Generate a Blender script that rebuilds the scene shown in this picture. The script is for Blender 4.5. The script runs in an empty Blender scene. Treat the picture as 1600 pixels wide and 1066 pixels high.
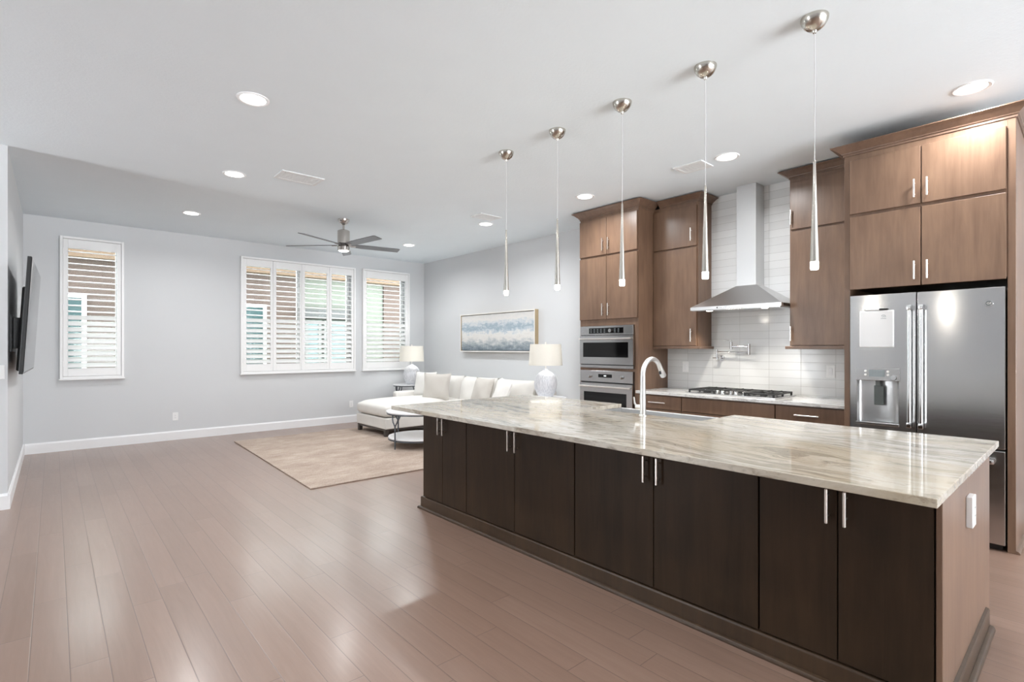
import bpy, bmesh, math, random
from math import sin, cos, pi, radians
from mathutils import Vector, Matrix

random.seed(7)
SC = bpy.context.scene
COL = SC.collection

# ------------------------------------------------------------------ camera
cam_d = bpy.data.cameras.new('camera')
cam = bpy.data.objects.new('camera', cam_d)
COL.objects.link(cam)
cam.location = (0.0, 0.0, 1.365)
cam.rotation_euler = (radians(90), 0, radians(-41.52))
cam_d.sensor_width = 36.0
cam_d.lens = 809.4 / 1600 * 36.0
cam_d.shift_y = 10.83 / 1600
cam_d.clip_start = 0.05
SC.camera = cam

# ------------------------------------------------------------------ world, exposure, daylight
world = bpy.data.worlds.new('sky')
SC.world = world
world.use_nodes = True
wn = world.node_tree.nodes
wl = world.node_tree.links
wtc = wn.new('ShaderNodeTexCoord')
wsep = wn.new('ShaderNodeSeparateXYZ')
wl.new(wtc.outputs['Generated'], wsep.inputs[0])
wrmp = wn.new('ShaderNodeMapRange')          # hazy bright sky above, stronger glow added below the horizon to lift the ceiling
wrmp.inputs['From Min'].default_value = -.17
wrmp.inputs['From Max'].default_value = -.05
wrmp.inputs['To Min'].default_value = 26.0
wrmp.inputs['To Max'].default_value = 8.5
wl.new(wsep.outputs['Z'], wrmp.inputs['Value'])
wn['Background'].inputs[0].default_value = (0.935, 0.97, 1.0, 1)
wl.new(wrmp.outputs[0], wn['Background'].inputs[1])
SC.view_settings.view_transform = 'Standard'
SC.view_settings.look = 'None'
SC.view_settings.exposure = 0.36
SC.view_settings.gamma = 1.0
SC.view_settings.use_curve_mapping = False

CAN_POWER = 15.5        # each ceiling can
PENDANT_POWER = 1.6
H = 3.08                # ceiling height


def portal(name, loc, rot, sx, sy):
    l = bpy.data.lights.new(name, 'AREA')
    l.shape = 'RECTANGLE'
    l.size = sx
    l.size_y = sy
    l.cycles.is_portal = True
    o = bpy.data.objects.new(name, l)
    COL.objects.link(o)
    o.location = loc
    o.rotation_euler = rot


portal('daylight_portal_patio', (3.0, -6.66, 1.3), (radians(90), 0, 0), 5.0, 2.5)
portal('daylight_portal_side', (-5.16, 5.65, 1.45), (0, radians(-90), 0), 2.7, .9)
portal('daylight_portal_rear', (2.6, 9.36, 1.85), (radians(-90), 0, 0), 5.6, 2.0)


# ------------------------------------------------------------------ mesh helpers
def BM():
    return bmesh.new()


def box(bm, x0, x1, y0, y1, z0, z1, bev=0.0, seg=1):
    g = bmesh.ops.create_cube(bm, size=1.0)
    vs = g['verts']
    sx, sy, sz = abs(x1 - x0), abs(y1 - y0), abs(z1 - z0)
    c = Vector(((x0 + x1) / 2, (y0 + y1) / 2, (z0 + z1) / 2))
    for v in vs:
        v.co = Vector((v.co.x * sx, v.co.y * sy, v.co.z * sz)) + c
    if bev > 0:
        es = list({e for v in vs for e in v.link_edges})
        bmesh.ops.bevel(bm, geom=es, offset=min(bev, min(sx, sy, sz) * .49), segments=seg, affect='EDGES', profile=.5)
    return bm


def frame_for(d):
    d = d.normalized()
    up = Vector((0, 0, 1)) if abs(d.z) < .95 else Vector((0, 1, 0))
    a = d.cross(up).normalized()
    return a, a.cross(d).normalized()


def tube(bm, pts, r, n=12, cap=True):
    pts = [Vector(p) for p in pts]
    rs = r if isinstance(r, (list, tuple)) else [r] * len(pts)
    rings = []
    a = None
    for i, p in enumerate(pts):
        d = (pts[min(i + 1, len(pts) - 1)] - pts[max(i - 1, 0)]).normalized()
        if a is None:
            a, b = frame_for(d)
        else:
            a = (a - d * a.dot(d)).normalized()
            b = a.cross(d).normalized()
        rings.append([bm.verts.new(p + (a * cos(2 * pi * k / n) + b * sin(2 * pi * k / n)) * rs[i]) for k in range(n)])
    for i in range(len(rings) - 1):
        for k in range(n):
            bm.faces.new((rings[i][k], rings[i][(k + 1) % n], rings[i + 1][(k + 1) % n], rings[i + 1][k]))
    if cap:
        bm.faces.new(list(reversed(rings[0])))
        bm.faces.new(rings[-1])
    return bm


def lathe(bm, prof, c=(0, 0, 0), n=32, sx=1.0):
    """profile of (r, z), around a vertical axis at c"""
    rings = []
    for r, z in prof:
        if r < 1e-5:
            rings.append([bm.verts.new((c[0], c[1], c[2] + z))])
        else:
            rings.append([bm.verts.new((c[0] + sx * r * cos(2 * pi * k / n), c[1] + r * sin(2 * pi * k / n), c[2] + z)) for k in range(n)])
    for A, B in zip(rings[:-1], rings[1:]):
        for k in range(n):
            k2 = (k + 1) % n
            if len(A) == 1 and len(B) == 1:
                continue
            if len(A) == 1:
                bm.faces.new((A[0], B[k2], B[k]))
            elif len(B) == 1:
                bm.faces.new((A[k], A[k2], B[0]))
            else:
                bm.faces.new((A[k], A[k2], B[k2], B[k]))
    return bm


def prism(bm, poly, z0, z1, bev=0.0, seg=2):
    lo = [bm.verts.new((x, y, z0)) for x, y in poly]
    hi = [bm.verts.new((x, y, z1)) for x, y in poly]
    fs = [bm.faces.new(list(reversed(lo))), bm.faces.new(hi)]
    n = len(poly)
    for i in range(n):
        fs.append(bm.faces.new((lo[i], lo[(i + 1) % n], hi[(i + 1) % n], hi[i])))
    bmesh.ops.recalc_face_normals(bm, faces=fs)
    if bev > 0:
        es = list({e for f in fs for e in f.edges})
        bmesh.ops.bevel(bm, geom=es, offset=bev, segments=seg, affect='EDGES', profile=.5)
    return bm


def sweep(bm, path, prof):
    """profile (outward offset, z) along a plan polyline with mitred corners; outward = right of travel"""
    P = [Vector((x, y)) for x, y in path]
    n = len(P)
    cols = []
    for i in range(n):
        ns = []
        if i > 0:
            d = (P[i] - P[i - 1]).normalized()
            ns.append(Vector((d.y, -d.x)))
        if i < n - 1:
            d = (P[i + 1] - P[i]).normalized()
            ns.append(Vector((d.y, -d.x)))
        m = ns[0] if len(ns) == 1 else (ns[0] + ns[1]) / (1 + ns[0].dot(ns[1]))
        cols.append([bm.verts.new((P[i].x + m.x * o, P[i].y + m.y * o, z)) for o, z in prof])
    fs = []
    k = len(prof)
    for i in range(n - 1):
        for j in range(k):
            j2 = (j + 1) % k
            fs.append(bm.faces.new((cols[i][j], cols[i + 1][j], cols[i + 1][j2], cols[i][j2])))
    fs.append(bm.faces.new(cols[0]))
    fs.append(bm.faces.new(list(reversed(cols[-1]))))
    bmesh.ops.recalc_face_normals(bm, faces=fs)
    return bm


def xform(bm, M):
    bmesh.ops.transform(bm, matrix=M, verts=bm.verts)
    return bm


def mesh_from(name, bm, mat, smooth):
    bmesh.ops.recalc_face_normals(bm, faces=bm.faces)
    me = bpy.data.meshes.new(name)
    bm.to_mesh(me)
    bm.free()
    if smooth:
        for p in me.polygons:
            p.use_smooth = True
        me.set_sharp_from_angle(angle=radians(40))
    if mat:
        me.materials.append(mat)
    return me


def root_of(o):
    while o.parent:
        o = o.parent
    return o


def part(name, bm, mat, parent, world=True, smooth=False, label=None):
    if world:
        L = root_of(parent).location
        bmesh.ops.translate(bm, vec=-L, verts=bm.verts)
    o = bpy.data.objects.new(name, mesh_from(name, bm, mat, smooth))
    COL.objects.link(o)
    o.parent = parent
    if label:
        o['label'] = label
    return o


def thing(name, label, cat, loc=(0, 0, 0), rotz=0, group=None):
    o = bpy.data.objects.new(name, None)
    COL.objects.link(o)
    o.empty_display_size = .1
    o.location = loc
    o.rotation_euler = (0, 0, rotz)
    o['label'] = label
    o['category'] = cat
    if group:
        o['group'] = group
    return o


def solo(name, bm, mat, label, cat, loc=None, smooth=False, group=None):
    """a thing that is one mesh; vertices in world coordinates, origin moved to loc"""
    if loc is not None:
        bmesh.ops.translate(bm, vec=-Vector(loc), verts=bm.verts)
    o = bpy.data.objects.new(name, mesh_from(name, bm, mat, smooth))
    COL.objects.link(o)
    if loc is not None:
        o.location = loc
    o['label'] = label
    o['category'] = cat
    if group:
        o['group'] = group
    return o


def struct(name, bm, mat, parent=None, smooth=False):
    o = bpy.data.objects.new(name, mesh_from(name, bm, mat, smooth))
    COL.objects.link(o)
    o.parent = parent
    o['kind'] = 'structure'
    return o


def copy_tree(o, parent=None):
    c = o.copy()
    COL.objects.link(c)
    c.parent = parent
    for ch in list(o.children):
        copy_tree(ch, c)
    return c


# ------------------------------------------------------------------ material helpers
def srgb(r, g, b):
    def f(c):
        c /= 255
        return c / 12.92 if c <= .04045 else ((c + .055) / 1.055) ** 2.4
    return (f(r), f(g), f(b), 1)


class NT:
    def __init__(s, name):
        s.m = bpy.data.materials.new(name)
        s.m.use_nodes = True
        s.t = s.m.node_tree
        s.n = s.t.nodes
        s.b = s.n['Principled BSDF']

    def add(s, typ, **kw):
        n = s.n.new(typ)
        for k, v in kw.items():
            if isinstance(v, (int, float, str, bool)) and hasattr(n, k):
                setattr(n, k, v)
        return n

    def link(s, a, b):
        s.t.links.new(a, b)

    def math(s, op, a, b=None, c=None):
        n = s.n.new('ShaderNodeMath')
        n.operation = op
        for i, v in enumerate((a, b, c)):
            if v is None:
                continue
            if isinstance(v, (int, float)):
                n.inputs[i].default_value = v
            else:
                s.link(v, n.inputs[i])
        return n.outputs[0]

    def coords(s, scale=(1, 1, 1), rot=(0, 0, 0)):
        g = s.n.new('ShaderNodeNewGeometry')
        m = s.n.new('ShaderNodeMapping')
        m.inputs['Scale'].default_value = scale
        m.inputs['Rotation'].default_value = rot
        s.link(g.outputs['Position'], m.inputs['Vector'])
        return m.outputs[0]

    def noise(s, vec, scale=5, detail=4, rough=.55, dist=0.0):
        n = s.n.new('ShaderNodeTexNoise')
        n.inputs['Scale'].default_value = scale
        n.inputs['Detail'].default_value = detail
        n.inputs['Roughness'].default_value = rough
        n.inputs['Distortion'].default_value = dist
        if vec is not None:
            s.link(vec, n.inputs['Vector'])
        return n.outputs[0]

    def ramp(s, fac, stops, interp='LINEAR'):
        n = s.n.new('ShaderNodeValToRGB')
        n.color_ramp.interpolation = interp
        e = n.color_ramp.elements
        while len(e) > 1:
            e.remove(e[-1])
        e[0].position, e[0].color = stops[0]
        for p, c in stops[1:]:
            k = e.new(p)
            k.color = c
        s.link(fac, n.inputs[0])
        return n.outputs[0]

    def mix(s, fac, a, b, mode='MIX'):
        n = s.n.new('ShaderNodeMix')
        n.data_type = 'RGBA'
        n.blend_type = mode
        for sock, v in ((n.inputs[0], fac), (n.inputs[6], a), (n.inputs[7], b)):
            if isinstance(v, (int, float)):
                sock.default_value = v
            elif isinstance(v, tuple):
                sock.default_value = v
            else:
                s.link(v, sock)
        return n.outputs[2]

    def bump(s, h, strength=.1, dist=.01):
        n = s.n.new('ShaderNodeBump')
        n.inputs['Strength'].default_value = strength
        n.inputs['Distance'].default_value = dist
        s.link(h, n.inputs['Height'])
        s.link(n.outputs[0], s.b.inputs['Normal'])
        return n

    def set(s, color=None, rough=None, metal=None, spec=None, coat=None, coat_rough=None):
        for k, v in (('Base Color', color), ('Roughness', rough), ('Metallic', metal), ('Specular IOR Level', spec),
                     ('Coat Weight', coat), ('Coat Roughness', coat_rough)):
            if v is None:
                continue
            if isinstance(v, (int, float, tuple)):
                s.b.inputs[k].default_value = v
            else:
                s.link(v, s.b.inputs[k])
        return s


def plain(name, col, rough=.5, metal=0.0, spec=None, var=0.0, vscale=30, bump=0.0, bscale=200):
    """one-tone material with a little noise in tone and surface"""
    m = NT(name)
    m.set(rough=rough, metal=metal, spec=spec)
    v = m.coords()
    if var > 0:
        n = m.noise(v, vscale, 3)
        m.set(color=m.ramp(n, [(.3, tuple(c * (1 - var) for c in col[:3]) + (1,)), (.7, tuple(min(1, c * (1 + var)) for c in col[:3]) + (1,))]))
    else:
        m.set(color=col)
    if bump > 0:
        m.bump(m.noise(v, bscale, 2), bump, .004)
    return m.m


M = {}
M['wall'] = plain('wall_paint', srgb(214, 216, 218), .6, var=.006, vscale=2, bump=.05, bscale=140)
M['ceiling'] = plain('ceiling_paint', srgb(228, 236, 241), .8, var=.008, vscale=3, bump=.35, bscale=55)
M['trim'] = plain('trim_paint', srgb(240, 240, 241), .35, var=.004)
M['shutter'] = plain('shutter_paint', srgb(248, 248, 248), .35, var=.004)
M['plate'] = plain('white_plastic', srgb(242, 242, 242), .3, var=.004)
M['black'] = plain('black_plastic', srgb(22, 22, 23), .3, var=.05)
M['iron'] = plain('cast_iron', srgb(38, 38, 38), .45, var=.15, vscale=80)
M['darkgap'] = plain('dark_gap_backing', srgb(30, 26, 24), .6, var=.05)  # near-black board behind the painting's canvas
M['glassblack'] = plain('black_glass', srgb(12, 12, 13), .06, var=.02)
M['tablemetal'] = plain('grey_metal', srgb(96, 100, 106), .4, metal=.8, var=.08)
M['marble'] = plain('pale_stone_top', srgb(236, 236, 238), .25, var=.03, vscale=6)
def shade_mat():
    m = NT('lit_linen_shade')
    n = m.noise(m.coords(), 300, 2)
    m.set(color=m.ramp(n, [(.3, srgb(234, 231, 223)), (.7, srgb(241, 238, 231))]), rough=.8, spec=.2)
    out = m.n['Material Output']
    tl = m.n.new('ShaderNodeBsdfTranslucent')
    tl.inputs[0].default_value = srgb(240, 238, 232)
    mx = m.n.new('ShaderNodeMixShader')
    mx.inputs[0].default_value = .25
    m.link(m.b.outputs[0], mx.inputs[1])
    m.link(tl.outputs[0], mx.inputs[2])
    m.link(mx.outputs[0], out.inputs['Surface'])
    return m.m


M['shade'] = shade_mat()
M['marker'] = plain('marker_white', srgb(235, 235, 235), .3, var=.01)
M['whiteboard'] = plain('whiteboard_face', srgb(232, 232, 232), .2, var=.004)
M['greyprint'] = plain('grey_print', srgb(140, 148, 150), .5, var=.03)
M['sofaleg'] = plain('dark_sofa_leg', srgb(70, 64, 60), .4, var=.08)
M['rubber'] = plain('cable_grey', srgb(200, 200, 200), .35, var=.01)


def wood(name, c1, c2, rough=.33, zs=.9, spec=.5):
    m = NT(name)
    v = m.coords((9, 9, zs))
    n1 = m.noise(v, 2.2, 5, .6, .6)
    v2 = m.coords((1.3, 1.3, .8))
    n2 = m.noise(v2, 2.3, 3, .5)
    v3 = m.coords((60, 60, 2.5))
    n3 = m.noise(v3, 2, 2)
    f = m.math('ADD', m.math('MULTIPLY', n1, .45), m.math('ADD', m.math('MULTIPLY', n2, .45), m.math('MULTIPLY', n3, .10)))
    m.set(color=m.ramp(f, [(.32, c1), (.68, c2)]), rough=rough, spec=spec)
    m.bump(n3, .03, .002)
    return m.m


M['cabinet'] = wood('stained_maple', srgb(99, 76, 61), srgb(133, 106, 86))
M['cabinet_trim'] = wood('stained_maple_trim', srgb(95, 74, 61), srgb(126, 101, 84))
M['island'] = wood('shaded_maple_island', srgb(40, 31, 22), srgb(66, 50, 36), .42, spec=.22)  # cabinet maple with the shade of the island front put into its colour
M['island_trim'] = wood('shaded_maple_island_trim', srgb(56, 43, 32), srgb(80, 62, 46), .35, spec=.4)  # trim maple darkened the same way for the shaded foot


def steel(name, col, rough, brushed=(1, 1, 120), aniso=None):
    m = NT(name)
    m.set(color=col, metal=1.0)
    v = m.coords(brushed)
    n = m.noise(v, 6, 2, .5)
    m.set(rough=m.math('ADD', m.math('MULTIPLY', n, .08), rough - .04))
    m.bump(n, .025, .002)
    if aniso:
        m.b.inputs['Anisotropic'].default_value = aniso
        tv = m.n.new('ShaderNodeCombineXYZ')
        tv.inputs[2].default_value = 1.0
        m.link(tv.outputs[0], m.b.inputs['Tangent'])
    return m.m


M['steel'] = steel('brushed_stainless', (.60, .60, .60, 1), .2, (1, 1, 120), .7)
M['steel_v'] = steel('brushed_stainless_hood', (.68, .68, .68, 1), .34, (60, 60, 1))
M['nickel'] = steel('brushed_nickel', (.56, .53, .48, 1), .22, (40, 40, 2))
M['sinksteel'] = steel('sink_stainless', (.72, .72, .72, 1), .38)
M['ventpaint'] = plain('vent_paint', srgb(226, 228, 229), .6, var=.004)
M['pull'] = steel('satin_nickel_pull', (.86, .83, .79, 1), .3, (30, 30, 2))
M['fansteel'] = steel('fan_brushed_steel', (.60, .57, .54, 1), .25, (40, 40, 2))
M['handlebar'] = steel('polished_handle', (.74, .74, .74, 1), .16, (1, 1, 1))
M['chrome'] = steel('chrome', (.8, .8, .8, 1), .08, (1, 1, 1))
M['faucetmat'] = steel('satin_faucet', (.84, .84, .83, 1), .34, (20, 20, 20))
M['blade'] = plain('silver_fan_blade', srgb(116, 118, 122), .35, metal=.3, var=.02)


def emit(name, col, s):
    m = NT(name)
    m.set(color=(.9, .9, .9, 1))
    m.b.inputs['Emission Color'].default_value = col
    m.b.inputs['Emission Strength'].default_value = s
    return m.m


M['can'] = emit('lit_can_lens', (1, .99, .97, 1), 9.0)
M['led'] = emit('lit_pendant_lens', (1, .95, .84, 1), 16.0)
M['fanlens'] = emit('lit_fan_lens', (1, .99, .97, 1), 3.0)
M['hoodlamp'] = emit('lit_hood_lens', (1, .96, .88, 1), 8.0)
M['display'] = emit('lit_oven_display', (.75, .85, .9, 1), .9)


def glass_mat():
    m = NT('window_glass')
    out = m.n['Material Output']
    tr = m.n.new('ShaderNodeBsdfTransparent')
    tr.inputs[0].default_value = (.95, .98, .97, 1)
    gl = m.n.new('ShaderNodeBsdfGlossy')
    gl.inputs['Roughness'].default_value = .02
    fr = m.n.new('ShaderNodeFresnel')
    fr.inputs[0].default_value = 1.45
    mx = m.n.new('ShaderNodeMixShader')
    m.link(fr.outputs[0], mx.inputs[0])
    m.link(tr.outputs[0], mx.inputs[1])
    m.link(gl.outputs[0], mx.inputs[2])
    m.link(mx.outputs[0], out.inputs['Surface'])
    return m.m


M['glass'] = glass_mat()


def floor_mat():
    m = NT('plank_floor')
    g = m.n.new('ShaderNodeNewGeometry')
    sp = m.n.new('ShaderNodeSeparateXYZ')
    m.link(g.outputs['Position'], sp.inputs[0])
    W = .131
    xs = m.math('DIVIDE', m.math('ADD', sp.outputs[0], .078 + 20 * W), W)
    row = m.math('FLOOR', xs)
    fx = m.math('FRACT', xs)
    wn1 = m.n.new('ShaderNodeTexWhiteNoise')
    wn1.noise_dimensions = '1D'
    m.link(row, wn1.inputs['W'])
    off = m.math('MULTIPLY', wn1.outputs['Value'], 7.0)
    ys = m.math('DIVIDE', m.math('ADD', m.math('ADD', sp.outputs[1], 30), off), 1.35)
    colm = m.math('FLOOR', ys)
    fy = m.math('FRACT', ys)
    cb = m.n.new('ShaderNodeCombineXYZ')
    m.link(row, cb.inputs[0])
    m.link(colm, cb.inputs[1])
    wn2 = m.n.new('ShaderNodeTexWhiteNoise')
    wn2.noise_dimensions = '2D'
    m.link(cb.outputs[0], wn2.inputs['Vector'])
    # grain along Y, shifted per plank
    mp = m.n.new('ShaderNodeMapping')
    mp.inputs['Scale'].default_value = (14, .9, 1)
    m.link(g.outputs['Position'], mp.inputs['Vector'])
    va = m.n.new('ShaderNodeVectorMath')
    va.operation = 'ADD'
    m.link(mp.outputs[0], va.inputs[0])
    m.link(wn2.outputs['Color'], va.inputs[1])
    n1 = m.noise(va.outputs[0], 2.2, 5, .6, .8)
    mp2 = m.n.new('ShaderNodeMapping')
    mp2.inputs['Scale'].default_value = (90, 5, 1)
    m.link(g.outputs['Position'], mp2.inputs['Vector'])
    n2 = m.noise(mp2.outputs[0], 2, 3)
    f = m.math('ADD', m.math('MULTIPLY', n1, .5), m.math('ADD', m.math('MULTIPLY', wn2.outputs['Value'], .2), m.math('MULTIPLY', n2, .18)))
    col = m.ramp(f, [(.2, srgb(128, 103, 89)), (.5, srgb(140, 114, 100)), (.8, srgb(151, 126, 112))])
    ex = m.math('MINIMUM', fx, m.math('SUBTRACT', 1.0, fx))
    ey = m.math('MULTIPLY', m.math('MINIMUM', fy, m.math('SUBTRACT', 1.0, fy)), 1.35 / W)
    edge = m.math('MINIMUM', ex, ey)
    mk = m.ramp(edge, [(.004, (1, 1, 1, 1)), (.018, (0, 0, 0, 1))])
    col = m.mix(mk, col, srgb(104, 84, 74))
    m.set(color=col, rough=m.math('ADD', .25, m.math('MULTIPLY', n2, .1)), spec=.5, coat=.35, coat_rough=.2)
    hgt = m.ramp(edge, [(.0, (0, 0, 0, 1)), (.03, (1, 1, 1, 1))])
    hh = m.math('ADD', hgt, m.math('MULTIPLY', n1, .12))
    m.bump(hh, .25, .002)
    return m.m


M['floor'] = floor_mat()


def granite(name, base, dark, warm, spot, sc=1.0):
    """polished stone: cloudy pale body, wavy streaks running along y, a few darker mineral patches"""
    m = NT(name)
    w = m.noise(m.coords((1.0 * sc, .6 * sc, 1)), 1.5, 4, .6)
    def warped(scale, amt):
        v = m.coords(scale)
        vm = m.n.new('ShaderNodeVectorMath')
        vm.operation = 'MULTIPLY_ADD'
        cw = m.n.new('ShaderNodeCombineXYZ')
        m.link(w, cw.inputs[0])
        m.link(w, cw.inputs[1])
        m.link(cw.outputs[0], vm.inputs[0])
        vm.inputs[1].default_value = (amt, amt * .2, 0)
        m.link(v, vm.inputs[2])
        return vm.outputs[0]
    n1 = m.noise(warped((3.2 * sc, .75 * sc, 3), 2.6), 1.6, 10, .70, .5)
    n2 = m.noise(warped((13 * sc, 1.5 * sc, 10), 7.0), 1.6, 8, .70, .6)
    n3 = m.noise(warped((1.2 * sc, .5 * sc, 1), 1.0), 1.4, 4, .6)
    n4 = m.noise(m.coords((14, 9, 20)), 2.6, 6, .7)
    col = m.ramp(n1, [(.30, base[2]), (.42, base[0]), (.50, base[1]), (.60, base[0]), (.70, base[2])])
    col = m.mix(m.math('MULTIPLY', m.ramp(n3, [(.42, (0, 0, 0, 1)), (.62, (1, 1, 1, 1))]), .55), col, warm)
    col = m.mix(m.math('MULTIPLY', m.ramp(n2, [(.50, (0, 0, 0, 1)), (.60, (1, 1, 1, 1)), (.68, (.3, .3, .3, 1))]), .55), col, dark)
    col = m.mix(m.math('MULTIPLY', m.ramp(n4, [(.58, (0, 0, 0, 1)), (.70, (1, 1, 1, 1))]), .5), col, spot)
    m.set(color=col, rough=.06, spec=.5)
    return m.m


M['granite'] = granite('fantasy_stone', (srgb(184, 176, 164), srgb(202, 197, 187), srgb(156, 145, 130)),
                       srgb(100, 87, 71), srgb(180, 165, 138), srgb(92, 78, 70))
M['granite_w'] = granite('white_streaked_stone', (srgb(226, 226, 225), srgb(236, 236, 235), srgb(204, 204, 203)),
                         srgb(150, 148, 146), srgb(224, 221, 214), srgb(96, 90, 86), 1.6)


def tile_mat():
    m = NT('glazed_stacked_tile')
    g = m.n.new('ShaderNodeNewGeometry')
    sp = m.n.new('ShaderNodeSeparateXYZ')
    m.link(g.outputs['Position'], sp.inputs[0])
    TY, TZ = .3105, .0812
    ys = m.math('DIVIDE', m.math('ADD', sp.outputs[1], 5 * TY - 1.667 + TY), TY)
    zs = m.math('DIVIDE', m.math('ADD', sp.outputs[2], 20 * TZ - 1.382), TZ)
    fy, fz = m.math('FRACT', ys), m.math('FRACT', zs)
    cb = m.n.new('ShaderNodeCombineXYZ')
    m.link(m.math('FLOOR', ys), cb.inputs[0])
    m.link(m.math('FLOOR', zs), cb.inputs[1])
    wn2 = m.n.new('ShaderNodeTexWhiteNoise')
    wn2.noise_dimensions = '2D'
    m.link(cb.outputs[0], wn2.inputs['Vector'])
    ey = m.math('MULTIPLY', m.math('MINIMUM', fy, m.math('SUBTRACT', 1.0, fy)), TY)
    ez = m.math('MULTIPLY', m.math('MINIMUM', fz, m.math('SUBTRACT', 1.0, fz)), TZ)
    e = m.math('MINIMUM', ey, ez)
    mk = m.ramp(m.math('MULTIPLY', e, 100), [(.08, (1, 1, 1, 1)), (.18, (0, 0, 0, 1))])
    col = m.ramp(wn2.outputs['Value'], [(0, srgb(222, 223, 223)), (1, srgb(232, 233, 233))])
    col = m.mix(mk, col, srgb(184, 184, 182))
    m.set(color=col, rough=.1, spec=.5)
    wob = m.noise(m.coords((1, 3, 9)), 1.5, 2)
    hh = m.math('ADD', m.ramp(m.math('MULTIPLY', e, 100), [(0, (0, 0, 0, 1)), (.3, (1, 1, 1, 1))]), m.math('MULTIPLY', wob, 2.0))
    m.bump(hh, .12, .003)
    return m.m


M['tile'] = tile_mat()


def fabric(name, c, var=.05, sc=260):
    m = NT(name)
    v = m.coords()
    a = m.noise(v, sc, 2)
    b = m.noise(v, 5, 3)
    f = m.math('ADD', m.math('MULTIPLY', a, .5), m.math('MULTIPLY', b, .5))
    m.set(color=m.ramp(f, [(.3, tuple(k * (1 - var) for k in c[:3]) + (1,)), (.7, tuple(min(1, k * (1 + var)) for k in c[:3]) + (1,))]), rough=.9, spec=.15)
    m.bump(a, .25, .003)
    return m.m


M['sofa'] = fabric('oatmeal_upholstery', srgb(226, 223, 218))
M['pillow'] = fabric('linen_pillow', srgb(198, 193, 186))
M['pillow_w'] = fabric('white_pillow', srgb(233, 231, 227))


def rug_mat():
    m = NT('woven_jute_rug')
    a = m.noise(m.coords((2.2, 26, 1)), 3, 5, .7)
    b = m.noise(m.coords((70, 9, 1)), 3, 2)
    c = m.noise(m.coords((1.4, 3, 1)), 1.4, 3)
    f = m.math('ADD', m.math('MULTIPLY', a, .5), m.math('ADD', m.math('MULTIPLY', b, .25), m.math('MULTIPLY', c, .25)))
    m.set(color=m.ramp(f, [(.36, srgb(140, 121, 109)), (.5, srgb(174, 157, 144)), (.64, srgb(202, 188, 176))]), rough=.95, spec=.1)
    m.bump(a, .5, .004)
    return m.m


M['rug'] = rug_mat()


def painting_mat():
    m = NT('abstract_seascape')
    g = m.n.new('ShaderNodeNewGeometry')
    sp = m.n.new('ShaderNodeSeparateXYZ')
    m.link(g.outputs['Position'], sp.inputs[0])
    n1 = m.noise(m.coords((1, 2.2, 7)), 2.6, 7, .68, .5)
    n2 = m.noise(m.coords((1, 9, 4)), 3, 6, .7)
    z = m.math('DIVIDE', m.math('SUBTRACT', sp.outputs[2], 1.31), .66)
    f = m.math('ADD', z, m.math('MULTIPLY', m.math('SUBTRACT', n1, .5), .55))
    f = m.math('ADD', f, m.math('MULTIPLY', m.math('SUBTRACT', n2, .5), .22))
    col = m.ramp(f, [(.0, srgb(98, 112, 122)), (.12, srgb(140, 150, 157)), (.23, srgb(182, 187, 189)), (.33, srgb(214, 212, 208)), (.45, srgb(220, 219, 216)),
                     (.54, srgb(184, 195, 203)), (.62, srgb(150, 168, 181)), (.70, srgb(192, 200, 206)), (.82, srgb(218, 216, 212)), (1, srgb(206, 206, 206))])
    m.set(color=col, rough=.6)
    m.bump(n2, .2, .003)
    return m.m


M['painting'] = painting_mat()
M['frame_white'] = plain('pale_frame', srgb(232, 230, 226), .4, var=.01)
M['frame_gold'] = wood('light_wood_frame', srgb(188, 164, 126), srgb(214, 194, 158))


def lampbase_mat():
    m = NT('textured_white_ceramic')
    v = m.coords((40, 40, 5))
    n = m.noise(v, 2.5, 3)
    m.set(color=m.ramp(n, [(.35, srgb(196, 198, 204)), (.6, srgb(228, 229, 233))]), rough=.5)
    m.bump(n, .6, .006)
    return m.m


M['ceramic'] = lampbase_mat()
M['siding'] = plain('brown_siding', srgb(62, 48, 42), .8, var=.06, vscale=6)
M['stucco'] = plain('pale_green_stucco', srgb(80, 83, 75), .8, var=.04, vscale=6)
M['fascia'] = plain('tan_soffit', srgb(78, 60, 44), .8, var=.05, vscale=6)
M['teal'] = plain('teal_house_glass', srgb(44, 62, 64), .15, var=.1, vscale=3)
M['teal_l'] = plain('pale_teal_door_glass', srgb(68, 94, 96), .2, var=.1, vscale=3)
M['dwindow'] = plain('dark_window_frame', srgb(92, 98, 96), .5, var=.05)
M['lawn'] = plain('lawn', srgb(150, 160, 130), .9, var=.2, vscale=8)

# ------------------------------------------------------------------ the room
XR, YB, XL, YF, XFL = 5.65, 9.08, -0.29, -6.5, -5.0
WT = .22
WIN = [(0.10, 0.71, 1.02, 2.78), (2.28, 4.12, 1.02, 2.76), (4.345, 5.25, 1.02, 2.76)]   # openings in the back wall

bm = BM(); box(bm, XFL - .2, XR + .2, YF - .2, YB + WT, -.1, 0); struct('floor', bm, M['floor'])
bm = BM(); box(bm, XFL - .2, XR + .2, YF - .2, YB + WT, H, H + .1); struct('ceiling', bm, M['ceiling'])
bm = BM(); box(bm, XR, XR + .2, YF - .2, YB + WT, 0, H); struct('wall_right', bm, M['wall'])
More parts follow.
